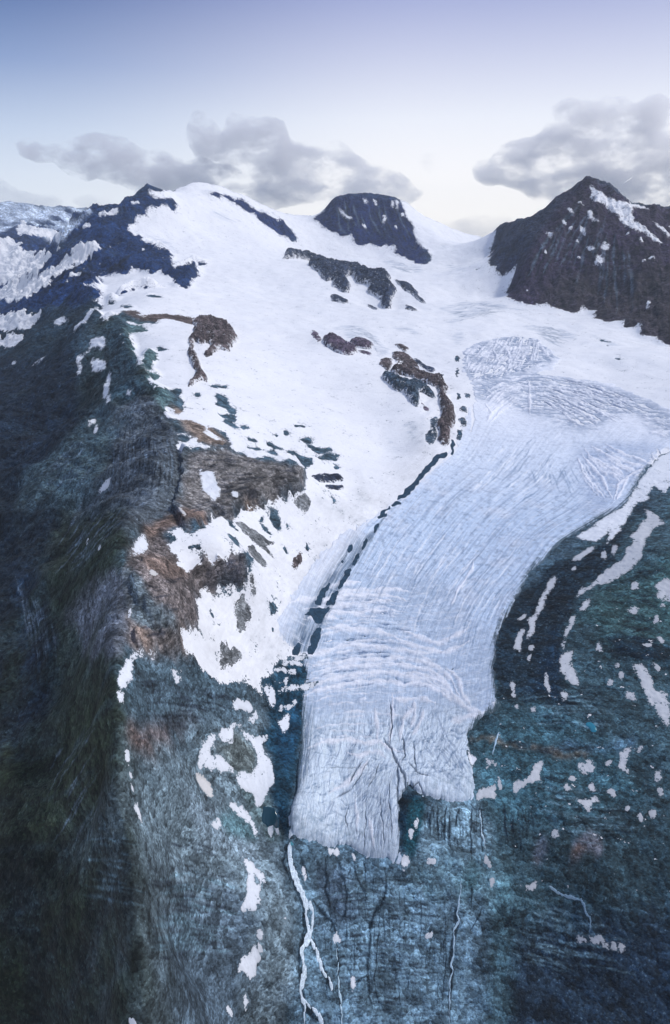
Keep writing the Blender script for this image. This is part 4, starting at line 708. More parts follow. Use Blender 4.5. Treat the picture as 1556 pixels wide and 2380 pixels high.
# pale gravel runnels on the left flank, also painting in its relief contrast
rn = np.clip(polar_noise(.16, 3, 99, ax=2.6, ay=.5, rot=.75, ridged=True)-.55, 0, 1)*2*flank*np.clip(.3+g1*2, 0, 1)
tint += (rn*.5)[..., None]*(np.array(lin(66, 84, 94), f32)-tint)
# far range: snow with rock showing through
fr = blur(mask([FAR_RANGE]), 1); fs = np.clip(.62+1.7*polar_noise(.035, 4, 97, ax=1.5, ay=.6, rot=.5), 0, 1)
tint += (fr*fs)[..., None]*(np.array(lin(196, 210, 228), f32)-tint)
tint = np.clip(tint, .003, .9)
print('tints', time.time()-T0)

# ------------------------------------------------------------------ meshes from the sheet
def nodes_mat(name, build):
    m = bpy.data.materials.new(name); m.use_nodes = True; t = m.node_tree; t.nodes.clear()
    build(t); return m
def m_ground(rough, layers, spec=.2, cracks=None, bumpd=1.0, strata=0, facets=0, margin=None):
    """tint x several scales of noise (scale, colour swing) with matching relief; cracks: (scale, darkness)"""
    def b(t):
        L = t.links.new
        o = nd(t, 'ShaderNodeOutputMaterial'); p = nd(t, 'ShaderNodeBsdfPrincipled')
        a = nd(t, 'ShaderNodeAttribute', attribute_name='tint'); g = nd(t, 'ShaderNodeNewGeometry')
        col = a.outputs['Color']; nrm = None
        for sc, sw, bs in layers:
            n1 = nd(t, 'ShaderNodeTexNoise'); n1.inputs['Scale'].default_value = sc; n1.inputs['Detail'].default_value = 5; n1.inputs['Roughness'].default_value = .65; n1.inputs['Distortion'].default_value = 0
            L(g.outputs['Position'], n1.inputs['Vector'])
            r_ = nd(t, 'ShaderNodeMapRange'); r_.inputs[1].default_value = .32; r_.inputs[2].default_value = .68; r_.inputs[3].default_value = 1-sw; r_.inputs[4].default_value = 1+sw
            L(n1.outputs['Fac'], r_.inputs[0])
            vm = nd(t, 'ShaderNodeVectorMath', operation='SCALE'); L(col, vm.inputs[0]); L(r_.outputs[0], vm.inputs['Scale']); col = vm.outputs[0]
            bp = nd(t, 'ShaderNodeBump'); bp.inputs['Strength'].default_value = bs; bp.inputs['Distance'].default_value = bumpd*.35/sc
            L(n1.outputs['Fac'], bp.inputs['Height'])
            if nrm is not None: L(nrm, bp.inputs['Normal'])
            nrm = bp.outputs[0]
        def mul(c_, f_):
            vm = nd(t, 'ShaderNodeVectorMath', operation='SCALE'); L(c_, vm.inputs[0]); L(f_, vm.inputs['Scale']); return vm.outputs[0]
        if facets:      # angular blocks: each has a tone and a tilt of its own
            for sc, amt, ds in ((.03, .8, 4.5), (.10, 1.1, 1.4), (.30, 1.1, .4)):
                wn = nd(t, 'ShaderNodeTexNoise'); wn.inputs['Scale'].default_value = sc*1.7; wn.inputs['Detail'].default_value = 4; L(g.outputs['Position'], wn.inputs['Vector'])
                wv = nd(t, 'ShaderNodeVectorMath', operation='MULTIPLY_ADD'); L(wn.outputs['Color'], wv.inputs[0]); wv.inputs[1].default_value = (.45/sc,)*3; L(g.outputs['Position'], wv.inputs[2])
                mp = nd(t, 'ShaderNodeMapping'); mp.inputs['Scale'].default_value = (.9, 1.1, 1.2); mp.inputs['Rotation'].default_value = (.2, -.15, .4); L(wv.outputs[0], mp.inputs['Vector'])
                vo = nd(t, 'ShaderNodeTexVoronoi', feature='F1'); vo.inputs['Scale'].default_value = sc; L(mp.outputs[0], vo.inputs['Vector'])
                sx_ = nd(t, 'ShaderNodeSeparateColor'); L(vo.outputs['Color'], sx_.inputs[0])
                r_ = nd(t, 'ShaderNodeMapRange'); r_.inputs[3].default_value = 1-facets*amt; r_.inputs[4].default_value = 1+facets*amt; L(sx_.outputs[0], r_.inputs[0]); col = mul(col, r_.outputs[0])
                bp = nd(t, 'ShaderNodeBump'); bp.inputs['Strength'].default_value = .75; bp.inputs['Distance'].default_value = ds*2; bp.invert = True; L(vo.outputs['Distance'], bp.inputs['Height']); L(nrm, bp.inputs['Normal']); nrm = bp.outputs[0]
        if strata:
            sw_ = a.outputs['Alpha']
            mp = nd(t, 'ShaderNodeMapping'); mp.inputs['Scale'].default_value = (.006, .006, .16); mp.inputs['Rotation'].default_value = (.12, -.1, 0); L(g.outputs['Position'], mp.inputs['Vector'])
            n1 = nd(t, 'ShaderNodeTexNoise'); n1.inputs['Scale'].default_value = 1; n1.inputs['Detail'].default_value = 7; n1.inputs['Roughness'].default_value = .7; n1.inputs['Distortion'].default_value = .3; L(mp.outputs[0], n1.inputs['Vector'])
            r_ = nd(t, 'ShaderNodeMapRange'); r_.inputs[1].default_value = .34; r_.inputs[2].default_value = .66; r_.inputs[3].default_value = 1-strata; r_.inputs[4].default_value = 1+strata; L(n1.outputs['Fac'], r_.inputs[0])
            vm = nd(t, 'ShaderNodeVectorMath', operation='SCALE'); L(col, vm.inputs[0]); mm_ = nd(t, 'ShaderNodeMixRGB'); L(sw_, mm_.inputs[0]); mm_.inputs[1].default_value = (1, 1, 1, 1); L(r_.outputs[0], mm_.inputs[2]); L(mm_.outputs[0], vm.inputs['Scale']); col = vm.outputs[0]
            bp = nd(t, 'ShaderNodeBump'); L(sw_, bp.inputs['Strength']); bp.inputs['Distance'].default_value = 3.5; L(n1.outputs['Fac'], bp.inputs['Height']); L(nrm, bp.inputs['Normal']); nrm = bp.outputs[0]
            # joints: thin dark lines where a warped noise crosses its middle
            n2 = nd(t, 'ShaderNodeTexNoise'); n2.inputs['Scale'].default_value = .022; n2.inputs['Detail'].default_value = 6; n2.inputs['Roughness'].default_value = .6; n2.inputs['Distortion'].default_value = 1.0; L(g.outputs['Position'], n2.inputs['Vector'])
            ab = nd(t, 'ShaderNodeMath', operation='SUBTRACT'); L(n2.outputs['Fac'], ab.inputs[0]); ab.inputs[1].default_value = .5
            a2 = nd(t, 'ShaderNodeMath', operation='ABSOLUTE'); L(ab.outputs[0], a2.inputs[0])
            r_ = nd(t, 'ShaderNodeMapRange'); r_.inputs[1].default_value = 0; r_.inputs[2].default_value = .012; r_.inputs[3].default_value = .6; r_.inputs[4].default_value = 1; L(a2.outputs[0], r_.inputs[0])
            vm = nd(t, 'ShaderNodeVectorMath', operation='SCALE'); L(col, vm.inputs[0]); L(r_.outputs[0], vm.inputs['Scale']); col = vm.outputs[0]
        if cracks:
            dn = nd(t, 'ShaderNodeTexNoise'); dn.inputs['Scale'].default_value = cracks[0]*1.5; dn.inputs['Detail'].default_value = 4; L(g.outputs['Position'], dn.inputs['Vector'])
            dv = nd(t, 'ShaderNodeVectorMath', operation='MULTIPLY_ADD'); L(dn.outputs['Color'], dv.inputs[0]); dv.inputs[1].default_value = (1.1/cracks[0],)*3; L(g.outputs['Position'], dv.inputs[2])
            vo = nd(t, 'ShaderNodeTexVoronoi', feature='DISTANCE_TO_EDGE'); vo.inputs['Scale'].default_value = cracks[0]; L(dv.outputs[0], vo.inputs['Vector'])
            r_ = nd(t, 'ShaderNodeMapRange'); r_.inputs[1].default_value = .0; r_.inputs[2].default_value = .09; r_.inputs[3].default_value = 1-cracks[1]; r_.inputs[4].default_value = 1
            L(vo.outputs['Distance'], r_.inputs[0])
            vm = nd(t, 'ShaderNodeVectorMath', operation='SCALE'); L(col, vm.inputs[0]); L(r_.outputs[0], vm.inputs['Scale']); col = vm.outputs[0]
        if margin:      # ragged margin: what lies beneath shows through where the cover thins out
            ed = nd(t, 'ShaderNodeAttribute', attribute_name='edge'); un = nd(t, 'ShaderNodeAttribute', attribute_name='under'); se = nd(t, 'ShaderNodeSeparateXYZ'); L(ed.outputs['Vector'], se.inputs[0])
            tot = None
            for sc, wt in ((.02, margin*.8), (.07, margin), (.25, margin)):
                n_ = nd(t, 'ShaderNodeTexNoise'); n_.inputs['Scale'].default_value = sc; n_.inputs['Detail'].default_value = 4; n_.inputs['Roughness'].default_value = .7; L(g.outputs['Position'], n_.inputs['Vector'])
                m_ = nd(t, 'ShaderNodeMath', operation='MULTIPLY_ADD'); L(n_.outputs['Fac'], m_.inputs[0]); m_.inputs[1].default_value = wt
                if tot is None: m_.inputs[2].default_value = -margin*2.8*.5
                else: L(tot, m_.inputs[2])
                tot = m_.outputs[0]
            m_ = nd(t, 'ShaderNodeMath', operation='ADD'); L(se.outputs[0], m_.inputs[0]); L(tot, m_.inputs[1])
            r_ = nd(t, 'ShaderNodeMapRange'); r_.inputs[1].default_value = .58; r_.inputs[2].default_value = .66; L(m_.outputs[0], r_.inputs[0])
            mm_ = nd(t, 'ShaderNodeMixRGB'); L(r_.outputs[0], mm_.inputs[0]); L(un.outputs['Color'], mm_.inputs[1]); L(col, mm_.inputs[2]); col = mm_.outputs[0]
        L(nrm, p.inputs['Normal']); L(col, p.inputs['Base Color']); p.inputs['Roughness'].default_value = rough
        p.inputs['Specular IOR Level'].default_value = spec
        L(p.outputs[0], o.inputs[0])
    return b
M_ROCK = nodes_mat('rock', m_ground(.93, [(.009, .22, .4), (.05, .2, .4), (.30, .25, .3)], .2, None, 1.0, .5, .42))
M_SNOW = nodes_mat('snow', m_ground(.8, [(.01, .03, .15), (.09, .035, .25)], .25, margin=1.7))
M_CRAG = nodes_mat('crag', m_ground(.93, [(.009, .2, .4), (.05, .25, .7), (.30, .4, .8)], .2, None, 1.0, .5, .36, margin=1.9))
def m_ice(t):
    """crevasse patterns drawn in the glacier's own along-flow / across-flow coordinates"""
    L = t.links.new
    o = nd(t, 'ShaderNodeOutputMaterial'); p = nd(t, 'ShaderNodeBsdfPrincipled')
    tn = nd(t, 'ShaderNodeAttribute', attribute_name='tint'); fl = nd(t, 'ShaderNodeAttribute', attribute_name='flow'); zn = nd(t, 'ShaderNodeAttribute', attribute_name='zones'); g = nd(t, 'ShaderNodeNewGeometry')
    z = nd(t, 'ShaderNodeSeparateColor'); L(zn.outputs['Color'], z.inputs[0]); zU, zT, zS, up = z.outputs[0], z.outputs[1], z.outputs[2], zn.outputs['Alpha']
    def M(op, a, b=None, c=None, clamp=False):
        n = nd(t, 'ShaderNodeMath', operation=op); n.use_clamp = clamp
        for i_, v in enumerate((a, b, c)):
            if v is None: continue
            if isinstance(v, (int, float)): n.inputs[i_].default_value = v
            else: L(v, n.inputs[i_])
        return n.outputs[0]
    def rng(v, a, b, c, d):
        n = nd(t, 'ShaderNodeMapRange'); L(v, n.inputs[0])
        for i_, q in enumerate((a, b, c, d)): n.inputs[i_+1].default_value = q
        return n.outputs[0]
    def vec(sx, sy, warp=0.0, src=fl.outputs['Vector']):
        mp = nd(t, 'ShaderNodeMapping'); mp.inputs['Scale'].default_value = (sx, sy, 1); L(src, mp.inputs['Vector'])
        if not warp: return mp.outputs[0]
        n = nd(t, 'ShaderNodeTexNoise'); n.inputs['Scale'].default_value = .35; n.inputs['Detail'].default_value = 3; L(mp.outputs[0], n.inputs['Vector'])
        a_ = nd(t, 'ShaderNodeVectorMath', operation='MULTIPLY_ADD'); L(n.outputs['Color'], a_.inputs[0]); a_.inputs[1].default_value = (warp,)*3; L(mp.outputs[0], a_.inputs[2]); return a_.outputs[0]
    def noi(v, det=6, ro=.65, dist=0, sc=1):
        n = nd(t, 'ShaderNodeTexNoise'); n.inputs['Scale'].default_value = sc; n.inputs['Detail'].default_value = det; n.inputs['Roughness'].default_value = ro; n.inputs['Distortion'].default_value = dist; L(v, n.inputs['Vector']); return n.outputs['Fac']
    def edge(v, wd):
        n = nd(t, 'ShaderNodeTexVoronoi', feature='DISTANCE_TO_EDGE'); L(v, n.inputs['Vector']); return rng(n.outputs['Distance'], 0, wd, 1, 0)
    def mixc_(c, f, col):
        n = nd(t, 'ShaderNodeMixRGB'); L(f, n.inputs[0]); L(c, n.inputs[1]); n.inputs[2].default_value = (*col, 1); return n.outputs[0]
    streak = noi(vec(34, 150, .4), 8, .72); grain = noi(g.outputs['Position'], 6, .75, 0, .09)
    hair = M('ABSOLUTE', M('SUBTRACT', noi(vec(60, 95, 1.2), 6, .7), .5)); hair = rng(hair, 0, .018, 1, 0)
    tl = M('ABSOLUTE', M('SUBTRACT', noi(vec(150, 5, .8), 5, .6), .5)); tl_dark = rng(tl, 0, .03, 1, 0)
    tw = M('ABSOLUTE', M('SUBTRACT', noi(vec(85, 2.6, .5), 4, .55), .53)); tl_white = rng(tw, 0, .022, 1, 0)
    net = edge(vec(120, 16, 1.6), .055); netS = edge(vec(46, 34, 2.2), .05); rad = M('ABSOLUTE', M('SUBTRACT', noi(vec(18, 70, 1.5), 6, .65), .5)); rad = rng(rad, 0, .018, 1, 0)
    fall = edge(vec(95, 46, 2.0), .16); fall2 = noi(vec(60, 70, 1.0), 6, .7)
    c = tn.outputs['Color']
    c = mixc_(c, M('MULTIPLY', up, rng(streak, .42, .64, 0, .28)), lin(138, 158, 190)); c = mixc_(c, M('MULTIPLY', up, rng(streak, .5, .34, 0, .5)), lin(226, 232, 243))
    c = mixc_(c, M('MULTIPLY', M('MULTIPLY', up, hair), rng(grain, .46, .62, 0, .4)), lin(92, 116, 148))
    c = mixc_(c, M('MULTIPLY', zU, rng(fall2, .47, .62, 0, .4)), lin(122, 140, 166)); c = mixc_(c, M('MULTIPLY', zU, M('MULTIPLY', fall, rng(fall2, .4, .55, 0, .35))), lin(232, 236, 244))
    c = mixc_(c, M('MULTIPLY', zT, M('MULTIPLY', tl_dark, .15)), lin(84, 110, 146)); c = mixc_(c, M('MULTIPLY', zT, M('MULTIPLY', tl_white, .45)), lin(232, 236, 246))
    c = mixc_(c, M('MULTIPLY', M('ADD', zT, M('MULTIPLY', zS, .8)), M('MULTIPLY', net, .12), clamp=True), lin(58, 88, 118))
    c = mixc_(c, M('MULTIPLY', zS, M('MULTIPLY', rad, .1)), lin(60, 92, 124)); c = mixc_(c, M('MULTIPLY', zS, M('MULTIPLY', netS, .25)), lin(40, 72, 100))
    sc_ = nd(t, 'ShaderNodeVectorMath', operation='SCALE'); L(c, sc_.inputs[0]); L(rng(grain, .34, .66, .86, 1.14), sc_.inputs['Scale'])
    ed = nd(t, 'ShaderNodeAttribute', attribute_name='edge'); un = nd(t, 'ShaderNodeAttribute', attribute_name='under'); se = nd(t, 'ShaderNodeSeparateXYZ'); L(ed.outputs['Vector'], se.inputs[0])
    ef = M('ADD', M('MULTIPLY', se.outputs[0], 1.9), M('ADD', M('MULTIPLY', M('SUBTRACT', noi(vec(9, 110, .5), 7, .7), .5), 2.6), M('MULTIPLY', M('SUBTRACT', grain, .5), 1.4)))
    mm_ = nd(t, 'ShaderNodeMixRGB'); L(rng(ef, 1.0, 1.45, 0, 1), mm_.inputs[0]); L(un.outputs['Color'], mm_.inputs[1]); L(sc_.outputs[0], mm_.inputs[2])
    h = M('MULTIPLY', grain, .8); h = M('ADD', h, M('MULTIPLY', M('MULTIPLY', up, streak), 1.2)); h = M('SUBTRACT', h, M('MULTIPLY', zS, M('MULTIPLY', M('ADD', netS, rad), 1.6)))
    h = M('SUBTRACT', h, M('MULTIPLY', zT, M('MULTIPLY', M('ADD', net, tl_dark), 1.0))); h = M('ADD', h, M('MULTIPLY', zU, M('MULTIPLY', fall, .6)))
    bp = nd(t, 'ShaderNodeBump'); bp.inputs['Strength'].default_value = .45; bp.inputs['Distance'].default_value = 2.2; L(h, bp.inputs['Height'])
    L(bp.outputs[0], p.inputs['Normal']); L(mm_.outputs[0], p.inputs['Base Color']); p.inputs['Roughness'].default_value = .6; p.inputs['Specular IOR Level'].default_value = .3
    L(p.outputs[0], o.inputs[0])
M_ICE = nodes_mat('glacier ice', m_ice)
M_DEBRIS = nodes_mat('debris', m_ground(.9, [(.06, .2, .5), (.35, .35, .8)]))
M_WATER = nodes_mat('water', m_ground(.35, [(.5, .25, .6)], .5)); M_POND = nodes_mat('pond water', m_ground(.08, [(.1, .05, .02)], .5))

def sub_mesh(name, fm, z, col, mat,  js=slice(0, None), cs=slice(0, None), smooth=True, parent=None, origin=None, extra=None, **props):
    """one object from the marked cells of the sheet"""
    x, y = X[js, cs], Yg[js, cs]
    nj, nc = x.shape
    f = np.argwhere(fm)
    if len(f) == 0: return None
    a = f[:, 0]*nc+f[:, 1]; q = np.stack([a, a+1, a+nc+1, a+nc], 1)
    q = q[:, [0, 1, 2, 3]]
    used = np.zeros(nj*nc, bool); used[q.ravel()] = True
    idx = np.cumsum(used)-1; q = idx[q].astype(np.int32)
    u = np.nonzero(used)[0]
    co = np.stack([x.ravel()[u], y.ravel()[u], z.ravel()[u]], 1).astype(f32)
    if origin is None: origin = (0, 0, 0) if parent is None and len(u) > 300000 else (float(co[:, 0].mean()), float(co[:, 1].mean()), float(co[:, 2].min()))
    if parent is not None: origin = tuple(parent['_o'])
    co = co-np.array(origin, f32)
    me = bpy.data.meshes.new(name); me.vertices.add(len(u)); me.vertices.foreach_set('co', co.ravel())
    me.loops.add(len(q)*4); me.loops.foreach_set('vertex_index', q.ravel())
    me.polygons.add(len(q)); me.polygons.foreach_set('loop_start', np.arange(0, len(q)*4, 4, dtype=np.int32))
    try: me.polygons.foreach_set('loop_total', np.full(len(q), 4, np.int32))
    except Exception: pass
    me.update(calc_edges=True)
    ca = me.attributes.new('tint', 'FLOAT_COLOR', 'POINT')
    cc = np.full((len(u), 4), .3, f32); cc[:, 3] = STW[js, cs].ravel()[u]; cc[:, :3] = col.reshape(-1, 3)[u] if getattr(col, 'ndim', 1) > 1 else np.array(col, f32)
    ca.data.foreach_set('color', cc.ravel())
    for an, (at_, arr) in (extra or {}).items():
        dd = arr.reshape(-1, arr.shape[-1])[u].astype(f32); aa = me.attributes.new(an, at_, 'POINT'); aa.data.foreach_set('color' if 'COLOR' in at_ else 'vector', np.ascontiguousarray(dd).ravel())
    if smooth: me.polygons.foreach_set('use_smooth', np.ones(len(q), bool))
    me.materials.append(mat)
    o = bpy.data.objects.new(name, me); C.collection.objects.link(o)
    if parent is not None: o.parent = parent
    else: o.location = origin; o['_o'] = origin
    for k_, v_ in props.items(): o[k_] = v_
    return o
def cells(s, thr): # cells whose highest corner is above thr
    return np.maximum(np.maximum(s[:-1, :-1], s[1:, :-1]), np.maximum(s[:-1, 1:], s[1:, 1:])) > thr
def vec3(a): return np.repeat(a[..., None], 3, -1).astype(f32)
def rgba(a): return np.concatenate([a, np.ones(a.shape[:-1]+(1,), f32)], -1)
def margins(e, under): return {'edge': ('FLOAT_VECTOR', vec3(e)), 'under': ('FLOAT_COLOR', rgba(under))}
ZT = Z.copy()          # top of everything laid so far
def overlay(name, s, h, col, mat, js=slice(0, None), cs=slice(0, None), bulge=None, **props):
    """a sheet lying on what is there: s > 0 inside; its margin dips under the ground so the outline is clean"""
    zt = ZT[js, cs]; r_ = Rm[js, cs]
    z = zt + r_*h*np.clip(s*5, -1, 1)
    if bulge is not None: z = z + bulge*(s > 0)
    o = sub_mesh(name, cells(s, -.12), z, col, mat, js, cs, **props)
    ZT[js, cs] = np.where(s > 0, np.maximum(zt, z), zt)
    return o
def s_field(m, k=.8): return blur(m, 1, 1)*1.0-.5
# ------------------------------------------------------------------ bedrock sheet, split into mountain, ridge and open ground
PEAKS = [
 ('rocky_peak', 'dark blue jagged peak with long rocky ridge, summit just under the slanting cloud', "V 432,380 432,640 470,680 430,692 380,665 260,690 200,720 100,760 0,790 -200,800 -200,620 0,606 120,585 160,556 150,520 200,380"),
 ('rock_ridge', 'dark blue rock blade slanting down between snow dome and flat topped peak', "V 446,400 620,400 740,560 660,585 560,520 470,470"),
 ('rocky_peak', 'dark navy flat topped rock face with thin snow streaks above the glacier col', "V 716,380 935,380 965,480 1010,600 1000,630 900,625 716,530"),
 ('rocky_peak', 'tall purple brown pyramid peak with a white snow stripe below its summit', "V 1128,380 1800,380 1800,900 1540,835 1360,745 1180,722 1120,610"),
 ('mountain_range', 'faint pale blue snowy range beyond the valley, behind the dark ridge', FAR_RANGE),
]
pm = np.full((NR, NP_), -1, np.int8)
for k_, (_, _, s) in enumerate(PEAKS):
    m = mask([s]); pm[m & (pm < 0)] = k_
# the back slope of a mountain belongs to it
for k_ in range(len(PEAKS)):
    m = pm == k_; cols = np.nonzero(m.any(0))[0]
    for c_ in cols:
        j = np.nonzero(m[:, c_])[0].max(); e = np.searchsorted(RR, RR[j]*1.10); pm[j:e, c_] = np.where(pm[j:e, c_] < 0, k_, pm[j:e, c_])
pmf = pm[:-1, :-1]
keep = (np.abs(PHI)[None, :-1] < R(33)) | (RR[:-1, None] < 3200)
coarse = keep
mountains = {}
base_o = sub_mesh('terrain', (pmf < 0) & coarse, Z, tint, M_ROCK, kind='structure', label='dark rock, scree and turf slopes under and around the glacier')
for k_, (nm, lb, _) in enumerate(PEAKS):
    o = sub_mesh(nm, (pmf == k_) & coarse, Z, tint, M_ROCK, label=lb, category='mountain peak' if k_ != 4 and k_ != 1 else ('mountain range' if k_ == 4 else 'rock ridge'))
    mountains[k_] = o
print('bedrock', time.time()-T0)

# ------------------------------------------------------------------ snow
SNOWC = np.array([.755, .77, .81], f32)
sn = ragged(mask(MAIN_SNOW)) & ~ragged(mask([PEAK_MID, ARETE])) & ~ragged(mask(HOLES))
s = s_field(sn)
edge = np.clip(1-np.abs(s)*2, 0, 1)
near_edge = blur(sn, 9); ne = np.clip(near_edge*(1-near_edge)*4, 0, 1)
s = s - (np.clip(ne*(polar_noise(.03, 5, 101, ax=.8, ay=1.1, gain=.7)*1.5-.24), 0, .9)+1.2*np.clip(ne*(polar_noise(.009, 3, 108, ax=.8, ay=1.5, gain=.8)-.36), 0, .9))*(LRm < math.log(5200))     # rock teeth and snow gaps near the margins
s = s + np.clip((1-near_edge)*near_edge*4*(polar_noise(.008, 3, 113, ax=.7, ay=1.7, gain=.8)*1.6-.42), 0, .9)*(s < 0)
dirt = np.clip(polar_noise(.10, 4, 103, ax=.5, ay=1.2, rot=-.5)*1.2, 0, 1)
fine_s = polar_noise(.008, 3, 105, ax=1, ay=.4, rot=-.45, gain=.7)
lowz = blur(mask(["V 440,1330 620,1250 760,1180 900,1100 1060,960 1060,1100 860,1280 740,1520 640,1620 480,1600"]), 14)
snc = SNOWC*(1-.16*dirt[..., None]*lowz[..., None]-.10*(lowz*np.clip(.5+fine_s*1.5, 0, 1))[..., None])
snc = snc*(1+.03*polar_noise(.2, 4, 104)[..., None])
# grey glacier-ice seams and crevasse combs that show through the snow
SEAM = ["F 220,75 350,45 500,42 650,70 745,102 690,95 600,80 520,90 420,120 300,172 265,165 300,130 260,100", "F 700,180 800,185 900,200 1020,235 1010,262 900,262 940,312 880,290 800,240 760,215",
        "E 370,195 430,180 500,178 550,195 570,215 620,235 650,275 705,325 700,345 660,370 640,360 615,310 605,280 570,262 500,262 470,265 450,240 430,210 380,205", "F 1075,225 1140,245 1270,300 1200,300 1150,265", "E 725,195 770,188 860,210 880,235 820,225 750,215",
        "B 655,745 700,738 790,750 880,770 900,800 860,812 780,800 700,770", "B 1035,755 1060,765 1100,775 1150,790 1145,805 1090,790 1050,780", "B 460,730 520,735 560,760 480,750", "A 850,600 920,600 1000,640 1050,700 1120,690 1000,700 950,650 900,620", "E 680,820 740,880 770,930 730,900", "E 780,760 850,740 880,800 860,850 800,800",
        "F 300,215 340,205 360,240 345,290 310,290", "A 1200,450 1300,470 1380,500 1300,510 1230,480", "B 1000,645 1060,655 1000,662"]
sm = blur(ragged(mask(SEAM)), 1.5)
comb = np.clip(.45+1.6*polar_noise(.018, 3, 107, ax=.8, ay=3.2, rot=.1), 0, 1)
snc = snc*(1-(sm*comb)[..., None]*np.array([.30, .26, .20], f32))
put_lines(snc, fam('F 225,75 400,48 600,70 745,100', 'F 300,170 400,140 520,120 560,120', 12, 5, 51, .4)+fam('F 710,180 850,190 1020,240', 'F 800,250 880,290 940,310', 11, 5, 52, .3)+fam('E 380,195 480,180 570,215 650,280 700,340', 'E 450,250 560,262 610,290 640,360', 9, 5, 53, .3)+fam('B 660,745 780,745 890,790', 'B 690,770 760,795 860,812', 7, 4, 54, .3), (110, 126, 146), .6, 55)
dirty = blur(mask(["H 660,80 900,140 1000,260 960,270 850,240 740,190 650,110", "H 330,700 400,680 420,780 350,820", "H 720,330 640,470 560,640 480,780 400,960 330,1060 400,1100 470,1000 600,960 660,700 780,480", "E 500,920 530,1110 450,1200 560,1245 600,1200 540,1050", "E 780,740 900,740 930,880 820,900", "G 1430,850 1556,850 1556,960 1430,940"]), 5)
snc = snc*(1-dirty[..., None]*(.12+.45*np.clip(polar_noise(.02, 4, 109, ax=2.4, ay=.6, rot=-.55, gain=.7), 0, 1))[..., None]*np.array([1, .94, .88], f32))
rel = (Rm*.0009*(comb-.5)*sm).astype(f32)
UNDER = tint.copy(); UNDER[sn] = SNOWC
overlay('snowfield', s+.08, .0007, snc, M_SNOW, bulge=rel, extra=margins(blur(sn, 2.2)+.06, tint), kind='structure', label='broad smooth snowfield spread between the peaks and the two rock ribs')
s = s_field(ragged(mask(FAR_SNOW)))+.28*np.minimum(0, polar_noise(.03, 4, 111, ax=1.5, ay=.5, rot=.5))
overlay('snowfield', s, .0009, SNOWC*.93, M_SNOW, extra=margins(np.clip(s*.9+.62, 0, 1), tint), kind='structure', label='broken snow cover in the far left valley and on its slopes')
for k_, lst, hh in ((3, RIGHT_SNOW, .0009), (2, MID_SNOW, .0009)):
    for q in lst:
        js, cs, m = window(q, 10)
        overlay('snow_patch', blur(m, 1, 1)-(.2 if m.sum() < 700 else .5), hh, SNOWC*.97, M_SNOW, js, cs, parent=mountains[k_], extra=margins((lambda e_: e_/max(e_.max(), .01)*.9)(blur(m, 1.2)), tint[js, cs]))
print('snow', time.time()-T0)

# flecks of old snow in the hollows of the open ground: too many to count
fz = blur(mask(["V 1180,1560 1360,1500 1400,1380 1640,1260 1640,2150 1250,2100 1110,1900 1120,1700"]), 8)*.9+blur(mask(["A 560,470 740,430 760,620 980,700 880,800 620,800 460,860 300,900 200,1000 100,1100 240,800 380,640"]), 6)*.95+blur(mask(["D 560,100 760,160 860,520 980,760 860,700 700,420 600,300"]), 6)*.6+ribs*.35
fl_ = polar_noise(.02, 5, 240, ax=.9, ay=1.3, gain=.8)
overlay('snow_flecks', np.clip(fl_*1.8-.95+fz*.36, -.5, .5)*(fz > .05)-.5*(fz <= .05), .0005, SNOWC*.86, M_SNOW, extra=margins(np.clip(.5+.5*(np.clip(fl_*1.8-.95+fz*.36, -.5, .5)*2), 0, 1), tint), kind='stuff', label='tiny flecks of old snow strewn over the rocky ground')

# ------------------------------------------------------------------ glacier
gm = ragged(mask(GLACIER)); s = s_field(gm)
wide = blur(gm, 9); dome = np.clip((wide-.5)*2.2, 0, 1); dome = np.sqrt(np.maximum(dome, 0)+1e-6)*(.18+.82*blur(mask(['V 560,1780 1200,1740 1200,2100 560,2100']), 14))
lowg = np.clip((math.log(2400)-LRm)/(math.log(2400)-math.log(1500)), 0, 1)
# flow lines: s along the ice stream, t across it
Le = P("V 1075,820 1105,930 1055,1040 940,1150 845,1270 765,1410 718,1560 700,1700 688,1840 668,1945")
Re = P("V 1640,860 1640,985 1545,1060 1450,1180 1300,1270 1195,1400 1148,1550 1140,1650 1105,1740 1100,1865")
cp, sv, tv = [], [], []
for i, (a, b) in enumerate(zip(Le, Re)):
    for t_ in np.linspace(0, 1, 7):
        bow = 26*math.sin(math.pi*t_)*(i >= 4)
        cp.append((a[0]+(b[0]-a[0])*t_, a[1]+(b[1]-a[1])*t_+bow)); sv.append(i/9); tv.append(t_)
cp = np.array(cp); cc, cj = cast(cp[:, 0], cp[:, 1])
gp = np.stack([np.interp(cc, np.arange(NP_), PHI), np.interp(cj, np.arange(NR), LR)], 1)
n = len(gp); A = np.zeros((n+3, n+3)); A[:n, :n] = np.sqrt(((gp[:, None]-gp[None])**2).sum(-1)+.02**2); A[:n, :n] -= np.eye(n)*.02
A[:n, n] = 1; A[:n, n+1:] = gp; A[n, :n] = 1; A[n+1:, :n] = gp.T
cs_ = np.linalg.solve(A, np.stack([np.r_[sv, 0, 0, 0], np.r_[tv, 0, 0, 0]], 1))
gi = np.argwhere(blur(gm, 3) > 0); xs = np.stack([PHI[gi[:, 1]], LR[gi[:, 0]]], 1)
ST = np.empty((len(xs), 2))
for i in range(0, len(xs), 50000):
    xx = xs[i:i+50000]; K = np.sqrt(((xx[:, None]-gp[None])**2).sum(-1)+.02**2); ST[i:i+50000] = K@cs_[:n]+cs_[n]+xx@cs_[n+1:]
gs, gt = ST[:, 0].astype(f32), ST[:, 1].astype(f32)
ph_, lr_ = xs[:, 0].astype(f32), xs[:, 1].astype(f32)
def zone(polys, k): return blur(mask(polys), k)[gi[:, 0], gi[:, 1]]
